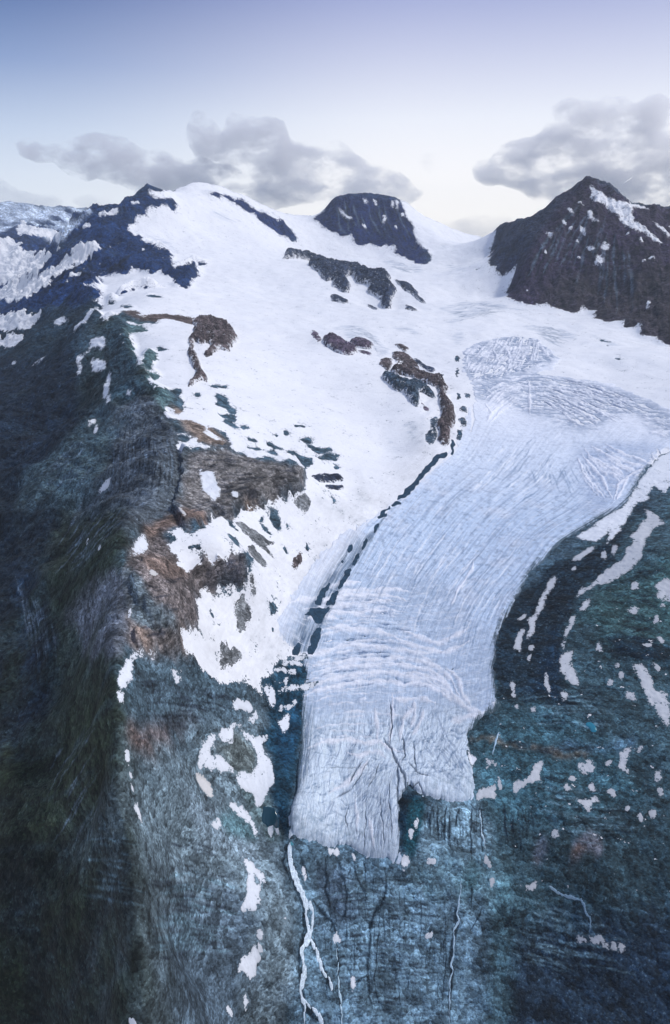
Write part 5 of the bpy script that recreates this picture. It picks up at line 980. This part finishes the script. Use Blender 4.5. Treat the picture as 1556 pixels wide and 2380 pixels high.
zU1 = zone(["F 345,345 450,280 700,235 770,240 905,370 820,420 740,450 640,470 420,520 365,450"], 4)
zU2 = zone(["F 400,520 640,470 740,450 860,460 1100,510 1330,580 1480,640 1600,720 1600,850 1450,800 1380,700 1250,700 1100,800 940,780 860,720 740,700 600,640 480,620 410,600"], 6)
zR = zone(["F 1020,880 1250,870 1500,880 1500,1040 1300,1090 1240,1200 I 1200,150 1060,170 F 1040,1100"], 6)
zT = zone(["V 700,1380 1000,1340 1140,1500 1140,1640 980,1650 720,1650 640,1560"], 10)
zS = zone(["V 700,1680 1100,1640 1110,1870 930,1840 930,2010 660,1960"], 10)
zW = zone(["V 1130,1560 1200,1400 1320,1270 1430,1200 1480,1180 1300,1330 1180,1500 1170,1660"], 8)
nlong = fbm(gs*2.2, gt*26, .5, 5, 120, .6); nl2 = fbm(gs*9, gt*90, .9, 4, 124, .7)
nfine = fbm(ph_, lr_, .012, 4, 128, .75); nmid = fbm(ph_, lr_, .07, 4, 132)
trans = fbm(gs*60+1.2*fbm(gs*3, gt*3, .5, 2, 140), gt*3.2, 1.0, 4, 136, .6, True)
crack = np.clip(fbm(gs*46+1.4*nmid, gt*5, 1.0, 3, 144, .6, True)-.52, 0, 1)*2.2
radial = fbm(gs*3.5, gt*34+2.2*nmid, 1.0, 4, 148, .6, True)
# broken ice of the two ice falls
u1 = fbm(ph_*.9+.035*nmid, lr_*.34, .016, 4, 150, .62)+.5*fbm(ph_*.5, lr_*1.5, .012, 3, 154)
u2 = fbm((ph_*.5+lr_*.9), (-ph_*.35+lr_*1.6), .018, 4, 158, .62)+.35*fbm(ph_, lr_, .010, 3, 160)
ice = np.array(lin(190, 208, 231), f32); white = np.array(lin(224, 228, 238), f32); grey = np.array(lin(116, 134, 162), f32); deep = np.array(lin(66, 96, 124), f32)
up = np.clip((gs*9-1.0)/2.4, 0, 1)                       # 0 in the firn basin, 1 on the bare tongue
c = white[None]*(1-up[:, None])+ice[None]*up[:, None]
def mixin(c, f, col): return c+np.clip(f, 0, 1)[:, None]*(col[None]-c)
c = mixin(c, up*(.16+1.25*nlong+.6*nl2+.5*nmid), grey); c = mixin(c, up*np.clip(nmid*1.3+.3*nl2-.1, 0, .75), white)
c = mixin(c, np.clip((nfine-.06)*2.2, 0, .6)*(.2+.8*up), grey*.85); c = mixin(c, np.clip((-nfine-.15)*1.6, 0, .5)*up, white)
c = mixin(c, zU1*np.clip(.8+2*u1, 0, 1)*.95, grey*1.05); c = mixin(c, zU1*np.clip(-2.4*u1, 0, 1), white)
c = mixin(c, zU2*np.clip(.7+2.2*u2, 0, 1)*.85, grey*1.1); c = mixin(c, zU2*np.clip(-2.2*u2-.2, 0, 1), white)
c = mixin(c, zR*np.clip(u2*2.2, 0, 1)*.7, grey); c = mixin(c, zR*np.clip(-u2*2-.1, 0, .8), white)
c = mixin(c, (zT+.35*zS)*np.clip((trans-.35)*1.8, 0, .75), grey*.85); c = mixin(c, zT*np.clip((-trans-.05)*1.4, 0, .55), white)
c = mixin(c, zS*np.clip((radial-.5)*2.0, 0, .5), grey); c = mixin(c, zS*np.clip(-radial*.9, 0, .5), white*.98)
zL = zone(['V 560,1500 620,1380 700,1260 800,1180 860,1200 790,1330 740,1420 700,1540 660,1600'], 5)
c = mixin(c, zL*(.75+.4*nl2), np.array(lin(214, 217, 226), f32))
c = mixin(c, (zT*.3+zR*.65)*np.clip(.8+nmid, 0, 1), np.array(lin(158, 176, 206), f32)); c = mixin(c, zW*np.clip(.75+nl2*1.6, 0, 1)*.95, np.array(lin(52, 84, 108), f32))
le = np.clip(1-np.abs(gt-.02)*16, 0, 1)*np.clip((gs-.5)*4, 0, 1); c = mixin(c, le*(.3+nl2), grey*.8)
trans2 = fbm(gs*34+1.0*fbm(gs*3, gt*3, .5, 2, 141), gt*2.4, 1.0, 5, 137, .62, True)
el = (-.18*np.clip(nfine, 0, 1)*up + zU1*-.62*u1 + zU2*-.55*u2 + zR*-.5*u2 - zT*(.6*np.clip(trans2-.1, 0, 1)+.2*np.clip(trans, 0, 1)) - zS*(.45*np.clip(radial-.2, 0, 1)+.15*np.clip(trans-.2, 0, 1))
      - (zT*.4+zS*.5)*1.0*crack + .14*nlong*up + .07*nl2*up + .2*nmid*up)
c = mixin(c, zT*np.clip((trans2-.45)*2.2, 0, .6), np.array(lin(110, 136, 170), f32)); c = mixin(c, zT*.5, np.array(lin(202, 218, 238), f32)); c = mixin(c, zS*.9, np.array(lin(222, 236, 249), f32)); c = mixin(c, zS*np.clip((radial-.5)*1.6, 0, .4)+zS*np.clip(crack-.1, 0, 1)*.7, np.array(lin(76, 108, 142), f32))
zM = zone(["V 830,1250 770,1330 725,1400 690,1460 640,1530 612,1580 690,1590 735,1500 775,1420 815,1330 850,1270", "V 690,1640 730,1640 720,1800 672,1900 668,1800"], 6)
c = mixin(c, zM*np.clip(.6+nl2*1.6+.6*nlong, 0, .95), np.array(lin(58, 88, 112), f32))
zG = zone(["V 668,1880 760,1900 900,1960 925,2000 800,1970 668,1945", "V 960,1830 1100,1800 1106,1860 980,1850"], 5); c = mixin(c, zG*np.clip(.2+nfine*1.2, 0, .6), np.array(lin(110, 134, 150), f32))
ICE = np.zeros((NR, NP_, 3), f32); ICE[:] = ice; ICE[gi[:, 0], gi[:, 1]] = c
EL = np.zeros((NR, NP_), f32); EL[gi[:, 0], gi[:, 1]] = el
FW = (fam("F 460,272 410,310 365,345 355,380", "F 600,250 530,340 460,430 390,510", 9, 9, 31, .2)+fam("F 605,245 540,330 470,420 400,505", "F 765,240 745,320 705,400 640,470", 12, 9, 32, .2)+fam("F 770,245 760,330 725,430", "F 790,260 850,320 905,372", 6, 8, 33, .2)
  +fam("F 800,466 950,492 1100,520 1300,580 1556,670", "F 760,600 850,650 950,720 1050,790", 19, 9, 34, .35)+fam("F 740,470 640,500 540,540 420,620", "F 740,580 680,620 600,680 500,760", 10, 9, 35, .3)+fam("F 1380,690 1450,720 1556,760", "F 1400,800 1480,820 1556,850", 7, 8, 36, .3)
  +fam("F 1040,930 1090,1000 1150,1070 1195,1160", "F 1180,880 1270,945 1350,990 1490,1000", 10, 10, 37, .25)+fam("F 1000,965 1040,1050 1100,1130 1160,1210", "F 1040,935 1080,1010 1140,1090 1190,1180", 4, 7, 38, .2)+fam("F 560,560 640,545 800,540", "F 600,700 720,690 860,700", 6, 6, 39, .4))
FT = fam("H 640,700 800,680 1000,670 1200,700", "H 560,1240 800,1190 1050,1150 1350,1200", 26, 6, 40, .5)+fam("K 600,170 800,110 1050,90 1300,130", "K 600,420 800,400 1000,400 1180,420", 10, 5, 41, .5)+fam("H 1250,1000 1380,1080 1450,1200", "L 120,40 300,200 470,280", 7, 7, 42, .4)
FD = (fam("H 640,690 800,670 1000,660 1200,690", "K 600,160 800,110 1050,80 1350,130", 40, 4, 43, .55)+fam("K 1050,560 950,650 850,740 740,800", "K 1110,640 1100,800 1085,950 1090,1100", 20, 5, 44, .4)+fam("K 620,240 600,420 560,600 520,820", "K 1000,240 990,330 1010,430 900,620", 22, 4, 45, .5)
  +fam("K 1230,420 1290,560 1420,680 1556,770", "K 1330,190 1400,350 1500,520 1556,620", 16, 5, 46, .4)+fam("K 760,760 720,860 700,960", "K 1100,900 1090,1000 1110,1110", 16, 5, 47, .4)+fam("K 1120,170 1110,300 1095,450", "K 1290,230 1260,340 1200,450", 8, 5, 48, .4)+fam("F 600,250 530,340 460,430 390,510", "F 765,240 745,320 705,400 640,470", 14, 6, 49, .3)
  +fam("F 800,466 950,492 1100,520 1300,580 1556,670", "F 760,600 850,650 950,720 1050,790", 20, 6, 50, .4)+fam("F 225,75 400,48 600,70 745,100", "F 300,170 400,140 520,120 560,120", 9, 5, 51, .4)+fam("F 710,180 850,190 1020,240", "F 800,250 880,290 940,310", 8, 5, 52, .3))
wl_ = lines([(q, 15 if q[0] in 'HKL' else 9) for q in WHITE_LINES], 3)
wl_ = np.maximum(wl_, lines(FW, 61)*np.clip(.8+polar_noise(.03, 3, 171)*1.5, 0, 1)); wl_ = np.maximum(wl_, .9*lines(FT, 62)*np.clip(.75+polar_noise(.03, 3, 172)*1.8, 0, 1))
wl_ *= np.clip(1.15+polar_noise(.03, 3, 170)*1.3, .3, 1)
ICE += .92*wl_[..., None]*(np.array(lin(234, 236, 245), f32)-ICE)
fd = lines([(a_, b_*1.05) for a_, b_ in FD], 63)*np.clip(.7+polar_noise(.03, 3, 173)*1.8, 0, 1); fd *= 1-wl_; fd *= (1-.45*blur(mask(['V 700,1680 1100,1640 1110,1870 930,2010 660,1960']), 8)); ICE += .92*fd[..., None]*(np.array(lin(56, 88, 130), f32)-ICE)
put_lines(ICE, [("H 1065,215 1010,290 960,360 900,450 850,530 800,620 760,700 720,770 685,850 655,930 625,1010", 24), ("H 870,375 830,450 780,540 720,640 665,730 610,800 580,930 530,1010", 18), ("H 560,900 610,780 690,650 760,540", 9), ("V 700,1640 690,1740 684,1800 672,1880", 12), ("V 1150,1480 1146,1560 1150,1620", 12)], (46, 74, 98), .85, 27)
put_lines(ICE, fam("H 1140,200 1010,420 900,640 800,880", "I 1000,380 700,640 560,860 520,1080", 26, 4, 91, .6)+fam("F 700,800 560,950 380,1150", "F 1000,900 900,1100 700,1244", 16, 4, 92, .6)+fam("F 720,960 800,1150", "F 1000,1000 1080,1180", 10, 4, 93, .4), (104, 130, 160), .7, 29)
put_lines(ICE, fam("H 1180,200 1040,420 930,640 860,880", "I 900,380 640,640 520,860 470,1080", 20, 5, 94, .6)+fam("F 640,800 500,950 340,1150", "F 940,900 860,1100 640,1244", 14, 5, 95, .6), (236, 240, 247), .7, 31)
dk = lines(SNOUT_CRACKS, 5); ICE += .9*dk[..., None]*(np.array(lin(20, 48, 70), f32)-ICE)
FL = np.zeros((NR, NP_, 3), f32); FL[gi[:, 0], gi[:, 1], 0] = gs; FL[gi[:, 0], gi[:, 1], 1] = gt
ZN = np.zeros((NR, NP_, 4), f32)
for k_, a_ in enumerate((np.clip(zU1+zU2*.8+zR*.5, 0, 1), np.clip(zT, 0, 1), np.clip(zS, 0, 1), up*(1-np.clip(zW*1.2, 0, 1)))): ZN[gi[:, 0], gi[:, 1], k_] = a_
bul = (Rm*(.018*lowg*dome*(s > 0)+.0042*EL+.0018*wl_-.004*dk-.0024*fd)).astype(f32)
s_front = s
overlay('glacier', s, .0007, np.clip(ICE, .01, .9), M_ICE, bulge=bul, extra={'flow': ('FLOAT_VECTOR', FL), 'zones': ('FLOAT_COLOR', ZN), **margins(blur(gm, 8)+.5*blur(mask(['V 1060,760 1300,760 1640,840 1640,1000 1400,980 1060,960', 'V 560,1100 860,1100 800,1330 720,1440 640,1500 560,1560', 'V 640,1880 960,1880 960,2040 640,2040', 'V 960,1790 1120,1790 1120,1890 960,1890']), 10), UNDER)}, label='long crevassed blue white glacier flowing down from the col to the dark slabs', category='glacier')
print('glacier', time.time()-T0)

# ------------------------------------------------------------------ debris, rocks, loose snow: one object each
DEB = np.array(lin(38, 62, 82), f32)
def spread(shape_sl, base_c, amp=.5, seed=180):
    js, cs = shape_sl
    n_ = polar_noise(.010, 3, seed, sl=(js, cs), gain=.7)
    return base_c[None, None]*(1+amp*n_[..., None])
for i, (lb, q) in enumerate(MORAINES):
    js, cs, m = window(q, 10)
    overlay('medial_moraine', s_field(m, .5)+.15*polar_noise(.008, 2, 190, sl=(js, cs)), .0006, spread((js, cs), DEB), M_DEBRIS, js, cs, label=lb, category='moraine', group='dark debris patches along the medial moraine')
def rock_col(u, v, lb):
    if 'grey' in lb and v > 1100: return (112, 116, 120)
    if 'purple' in lb: return (86, 76, 92)
    if 'brown' in lb: return (84, 76, 78)
    if u < 700 and v > 1000: return (82, 86, 94)
    if 'grey' in lb or 'spine' in lb: return (66, 82, 98)
    if u > 1040 and v > 800: return (50, 74, 92)
    return (48, 58, 78)
for i, (lb, q) in enumerate(OUTCROPS):
    p_ = np.array(P(q)); u_, v_ = p_.mean(0)
    js, cs, m = window(q, 14)
    s = s_field(m, .6)-(.9*np.clip(polar_noise(.022, 4, 207, sl=(js, cs), ax=.7, ay=1.6, gain=.75)-.3, 0, .9) if i < 31 and m.sum() > 500 else 0); bw = blur(m, 3)
    scree = 'scree' in lb
    n_ = polar_noise(.03, 4, 200, sl=(js, cs), ridged=True); r_ = Rm[js, cs]
    n2_ = polar_noise(.009, 3, 205, sl=(js, cs), ridged=True, gain=.7)
    bul = r_*(0 if scree else .0060*min(1, m.sum()/(1500*Q*Q)))*np.clip(bw-.3, 0, 1)*(1+1.2*n_+1.2*n2_)
    cl = spread((js, cs), np.array(lin(*rock_col(u_, v_, lb)), f32), .75 if not scree else .45)*(1+.35*strata(Z[js, cs], 8, 14, (js, cs))[..., None]*(not scree))
    overlay('scree_patch' if scree else 'rock_outcrop', s, .0006, np.clip(cl, .005, .8), M_CRAG, js, cs, bulge=bul, extra=margins((lambda e_: .12+e_/max(e_.max(), .01)*.95)(blur(m, 1.8)), np.broadcast_to(SNOWC, m.shape+(3,))), label=lb, category='scree patch' if scree else 'rock outcrop', group='scree patches on the snow' if scree else 'rock outcrops in the snow')
for i, (lb, q) in enumerate(PATCHES):
    js, cs, m = window(q, 12)
    s = blur(m, 1, 1)-(.34 if m.sum() < 900*Q*Q else .5); fr_ = polar_noise(.007, 3, 230, sl=(js, cs), gain=.8)
    s = s-.9*np.clip(fr_*1.6-.28, 0, 1)*(blur(m, 2.5, 2) < .93)
    u_, v_ = np.array(P(q)).mean(0)
    k_ = .66 if u_ > 1130 and v_ > 1180 else .74 if ('brown' in lb or 'dirty' in lb or 'grey' in lb.split(' ')[:2]) else .92  # right-hand patches: dimming towards the frame corner painted into the snow colour
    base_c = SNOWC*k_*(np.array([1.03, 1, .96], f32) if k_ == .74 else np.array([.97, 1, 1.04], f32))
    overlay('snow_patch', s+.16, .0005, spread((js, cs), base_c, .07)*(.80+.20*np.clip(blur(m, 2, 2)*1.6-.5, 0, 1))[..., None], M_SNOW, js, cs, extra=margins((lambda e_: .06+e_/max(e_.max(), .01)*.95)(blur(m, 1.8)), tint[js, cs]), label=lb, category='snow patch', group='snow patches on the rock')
print('patches', time.time()-T0)

# ------------------------------------------------------------------ water
def strokes_to_lines(strokes):
    out = []
    for a, b in strokes:
        if not isinstance(b, (list, tuple)): out.append((a, b)); continue
        p_ = a.split(); t_, pp = p_[0], p_[1:]
        for k_ in range(len(pp)-1): out.append((t_+' '+pp[k_]+' '+pp[k_+1], max(3, (b[k_]+b[k_+1])/2*.8)))
    return out
def water_thing(name, lb, cat, strokes, col, mat=None, h=.0012, group=None, amp=.5):
    F_ = lines(strokes_to_lines(strokes), 7); m = F_ > .05; jj = np.nonzero(m.any(1))[0]; cc_ = np.nonzero(m.any(0))[0]
    js, cs = slice(max(jj[0]-6, 0), min(jj[-1]+7, NR)), slice(max(cc_[0]-6, 0), min(cc_[-1]+7, NP_))
    n_ = polar_noise(.006, 3, 220, ax=1.8, ay=.7, sl=(js, cs), gain=.8)
    s = F_[js, cs]-.42-.55*np.clip(n_-.1, 0, 1)*(F_[js, cs] < .98)
    cl = np.array(lin(*col), f32)[None, None]*(1+amp*n_[..., None])
    kw = dict(label=lb, category=cat)
    if group: kw['group'] = group
    return overlay(name, s, h, np.clip(cl, .01, .9), mat or M_WATER, js, cs, **kw)
water_thing('waterfall', 'broad white meltwater cascade from the snout that forks into two strands', 'waterfall',
  [("N 517,195 512,230 515,280 530,340 550,400 572,450 595,510 615,560", [5, 28, 36, 40, 38, 30, 34, 36]), ("N 607,540 605,600 622,680 625,740", [20, 14, 12, 26]), ("N 632,540 650,600 645,680 640,740", [22, 16, 10, 20]), ("N 630,720 600,780 585,840 600,900 590,970 578,1040 585,1090 605,1130", [30, 24, 18, 16, 26, 20, 16, 12]),
   ("N 640,750 660,800 685,870 700,920 735,970 765,1040", [20, 12, 22, 14, 18, 12]), ("N 590,1090 640,1150 680,1190 715,1250", [10, 9, 18, 16]), ("N 595,1110 605,1170 600,1250", [10, 8, 7]), ("N 612,900 612,960 595,1010", [6, 8, 6])], (200, 216, 230), amp=.7)
SG = 'thin meltwater streams on the slabs'
water_thing('meltwater_stream', 'thin white stream under the tulip shaped snow patch right of the waterfall', 'stream', [("N 790,790 795,880 798,960 803,1040 812,1130 818,1180 812,1250", [4, 5, 6, 14, 7, 12, 9])], (170, 196, 212), group=SG)
water_thing('meltwater_stream', 'very long thin stream in the black gully at the right of the slabs', 'stream', [("N 1520,370 1507,480 1490,560 1484,600 1500,640 1472,700 1465,830 1452,900 1465,930 1445,1010 1440,1130 1445,1250", 6)], (160, 186, 206), group=SG)
water_thing('meltwater_stream', 'short stream dropping over the end of the brown layered ledge', 'stream', [("L 567,350 555,400 535,450 525,500", 6)], (150, 180, 204), group=SG)
water_thing('meltwater_stream', 'hair thin stream down the striped wall to the white snow cone', 'stream', [("L 455,790 460,880 462,960 478,1010 490,1060", 5)], (160, 186, 204), group=SG)
water_thing('meltwater_stream', 'small zigzag stream ending at the long flat snow bank', 'stream', [("O 820,425 870,445 900,480 960,505 1010,520 1040,520 1060,560 1068,590 1095,625 1092,680 1095,735", 4)], (120, 148, 170), group=SG)
def pond(lb, q, col):
    js, cs, m = window(q, 8); s = s_field(m, .5)
    lvl = float(np.median(ZT[js, cs][m])) if m.any() else 0
    return overlay('meltwater_pond', s, .0010, np.array(lin(*col), f32), M_POND, js, cs, label=lb, category='pond')
pond('small turquoise meltwater pond on the teal slope above the layered ledge', "L 1058,318 1075,305 1100,308 1120,325 1135,345 1132,372 1110,365 1080,345", (36, 116, 140))
pond('tiny pale turquoise pool where the waterfall leaves the ice', "N 512,180 528,176 542,190 535,206 518,200", (70, 132, 148))
pond('dark elongated pool of still meltwater between scree and glacier snout', "K 360,800 400,790 440,830 460,880 455,915 420,915 380,912 350,880", (18, 58, 74))
print('all sheets', time.time()-T0)
# ------------------------------------------------------------------ clouds: lumpy closed bodies of thin vapour far beyond the peaks
def m_cloud(name, dens_, col, scale, lo, hi):
    def b(t):
        o = nd(t, 'ShaderNodeOutputMaterial'); v = nd(t, 'ShaderNodeVolumePrincipled'); tcn = nd(t, 'ShaderNodeNewGeometry')
        n1 = nd(t, 'ShaderNodeTexNoise'); n1.inputs['Scale'].default_value = scale; n1.inputs['Detail'].default_value = 7; n1.inputs['Roughness'].default_value = .66
        mp = nd(t, 'ShaderNodeMapping'); mp.inputs['Scale'].default_value = (.75, .75, 1.5); mp.inputs['Rotation'].default_value = (0, .25, 0); t.links.new(tcn.outputs['Position'], mp.inputs['Vector']); t.links.new(mp.outputs[0], n1.inputs['Vector'])
        m = nd(t, 'ShaderNodeMapRange'); m.interpolation_type = 'SMOOTHSTEP'; m.inputs[1].default_value = lo; m.inputs[2].default_value = hi; m.inputs[3].default_value = 0; m.inputs[4].default_value = dens_
        t.links.new(n1.outputs['Fac'], m.inputs[0]); t.links.new(m.outputs[0], v.inputs['Density'])
        v.inputs['Color'].default_value = (*col, 1); v.inputs['Anisotropy'].default_value = .45
        t.links.new(v.outputs[0], o.inputs['Volume'])
    return nodes_mat(name, b)
import bmesh
from mathutils import Vector, noise as mn
def cloud(lb, puffs, Y, mat, seed, group='clouds above the summits'):
    """puffs: u, v, half width, half height on the sheet; each becomes a real puff at distance Y, fused into one closed skin"""
    mb = bpy.data.metaballs.new('cloud_build'); mb.resolution = 190; mb.threshold = .3
    ob = bpy.data.objects.new('cloud_build', mb); C.collection.objects.link(ob)
    rnd = random.Random(seed); k = None
    for (u, v, a, b) in puffs:
        Yp = Y*(1+rnd.uniform(-.015, .015)); x, y, z = at(u, v, Yp); dx, dy, dz = ray(u, v); sc_ = Yp/(FOC*dy)
        e = mb.elements.new(type='ELLIPSOID'); e.co = (float(x), float(y), float(z)); e.size_x = float(a*sc_)/1000; e.size_y = float(.5*(a+b)*sc_)/1000; e.size_z = float(b*sc_)/1000
        e.radius = 1000*1.45; e.stiffness = 2
    bpy.context.view_layer.update()
    dg = bpy.context.evaluated_depsgraph_get(); me = bpy.data.meshes.new_from_object(ob.evaluated_get(dg))
    bpy.data.objects.remove(ob); bpy.data.metaballs.remove(mb)
    n_ = len(me.vertices); co = np.empty(n_*3, f32); me.vertices.foreach_get('co', co); co = co.reshape(-1, 3)
    no = np.empty(n_*3, f32); me.vertices.foreach_get('normal', no); no = no.reshape(-1, 3)
    d = [230*mn.fractal(Vector(p)*.0011, 1.0, 2.1, 4)+60 for p in co]
    co = co+no*np.array(d, f32)[:, None]
    ctr = co.mean(0); co -= ctr; me.vertices.foreach_set('co', co.ravel()); me.update()
    me.materials.clear(); me.materials.append(mat); me.name = 'cloud'
    o = bpy.data.objects.new('cloud', me); C.collection.objects.link(o); o.location = [float(q) for q in ctr]
    o['label'] = lb; o['category'] = 'cloud'; o['group'] = group
    return o
MC = m_cloud('cloud vapour', .0025, (.97, .97, .99), .0012, .42, .60)
MC2 = m_cloud('thin cloud vapour', .0007, (.93, .94, .98), .0013, .36, .62)
YC = 19000
cloud('long slanting grey cloud whose dark base touches the first jagged summit', [(75,345,36,16),(120,358,50,22),(175,362,60,30),(232,350,48,26),(240,370,70,36),(300,385,75,36),(360,398,75,34),(430,408,80,32),(500,415,70,28),(545,428,45,18),(330,412,70,24)], YC, MC, 1)
cloud('tall pale grey cloud with a turret that rests on the flat topped peak', [(468,300,26,34),(490,335,45,32),(540,350,50,36),(575,318,60,42),(620,345,65,48),(660,385,75,48),(700,400,70,50),(768,370,36,30),(770,405,70,46),(830,420,70,40),(890,440,60,28),(940,452,45,22),(650,430,90,34),(740,440,80,30),(610,470,45,14)], YC, MC, 2)
cloud('large heavy grey cloud bank behind the pyramid peak', [(1140,400,40,26),(1180,385,55,34),(1240,380,75,50),(1300,350,70,60),(1340,270,56,38),(1400,290,75,54),(1370,390,90,60),(1460,340,80,70),(1500,290,60,40),(1560,320,90,60),(1450,440,80,36),(1540,430,90,50),(1640,370,90,90),(1290,430,60,36)], YC, MC, 3)
cloud('tiny wisp of cloud alone in the bright gap between bigger clouds', [(990,375,18,13),(998,386,13,9)], YC, MC2, 4)
cloud('low pale cloud bank just above the glacier col', [(1060,530,50,14),(1110,525,45,13),(1150,528,50,16),(1100,540,60,13),(1030,520,24,8)], YC, MC2, 5)
cloud('faint cloud bank low above the distant snowy range', [(0,455,60,22),(50,462,50,16),(100,470,40,10),(-40,470,60,30)], YC, MC2, 6)
cloud('thin flat cloud streak between distant range and first jagged summit', [(200,466,38,8),(235,468,30,7),(270,472,25,6)], YC, MC2, 7)
for m_ in bpy.data.materials:
    if 'vapour' in m_.name: m_.cycles.homogeneous_volume = False
C.cycles.volume_step_rate = 1.0; C.cycles.volume_max_steps = 64; C.cycles.volume_preview_step_rate = 1.0

# ------------------------------------------------------------------ the mountain air
HAZE = 1.3e-5
def haze_box():
    x0, x1, y0, y1, z0, z1 = -16500, 16500, -1200, 16600, -2600, 900
    me = bpy.data.meshes.new('haze'); me.from_pydata([(x, y, z) for x in (x0, x1) for y in (y0, y1) for z in (z0, z1)], [], [(0,1,3,2),(4,6,7,5),(0,4,5,1),(2,3,7,6),(0,2,6,4),(1,5,7,3)]); me.update()
    def b(t):
        o = nd(t, 'ShaderNodeOutputMaterial'); v = nd(t, 'ShaderNodeVolumePrincipled'); v.inputs['Density'].default_value = HAZE; v.inputs['Color'].default_value = (.80, .90, 1, 1); v.inputs['Anisotropy'].default_value = .3
        t.links.new(v.outputs[0], o.inputs['Volume'])
    me.materials.append(nodes_mat('haze', b)); o = bpy.data.objects.new('haze', me); C.collection.objects.link(o); o['kind'] = 'stuff'; o['label'] = 'thin bluish mountain haze'
if HAZE: haze_box()
for o in C.objects:
    if '_o' in o.keys(): del o['_o']
print('done', time.time()-T0)
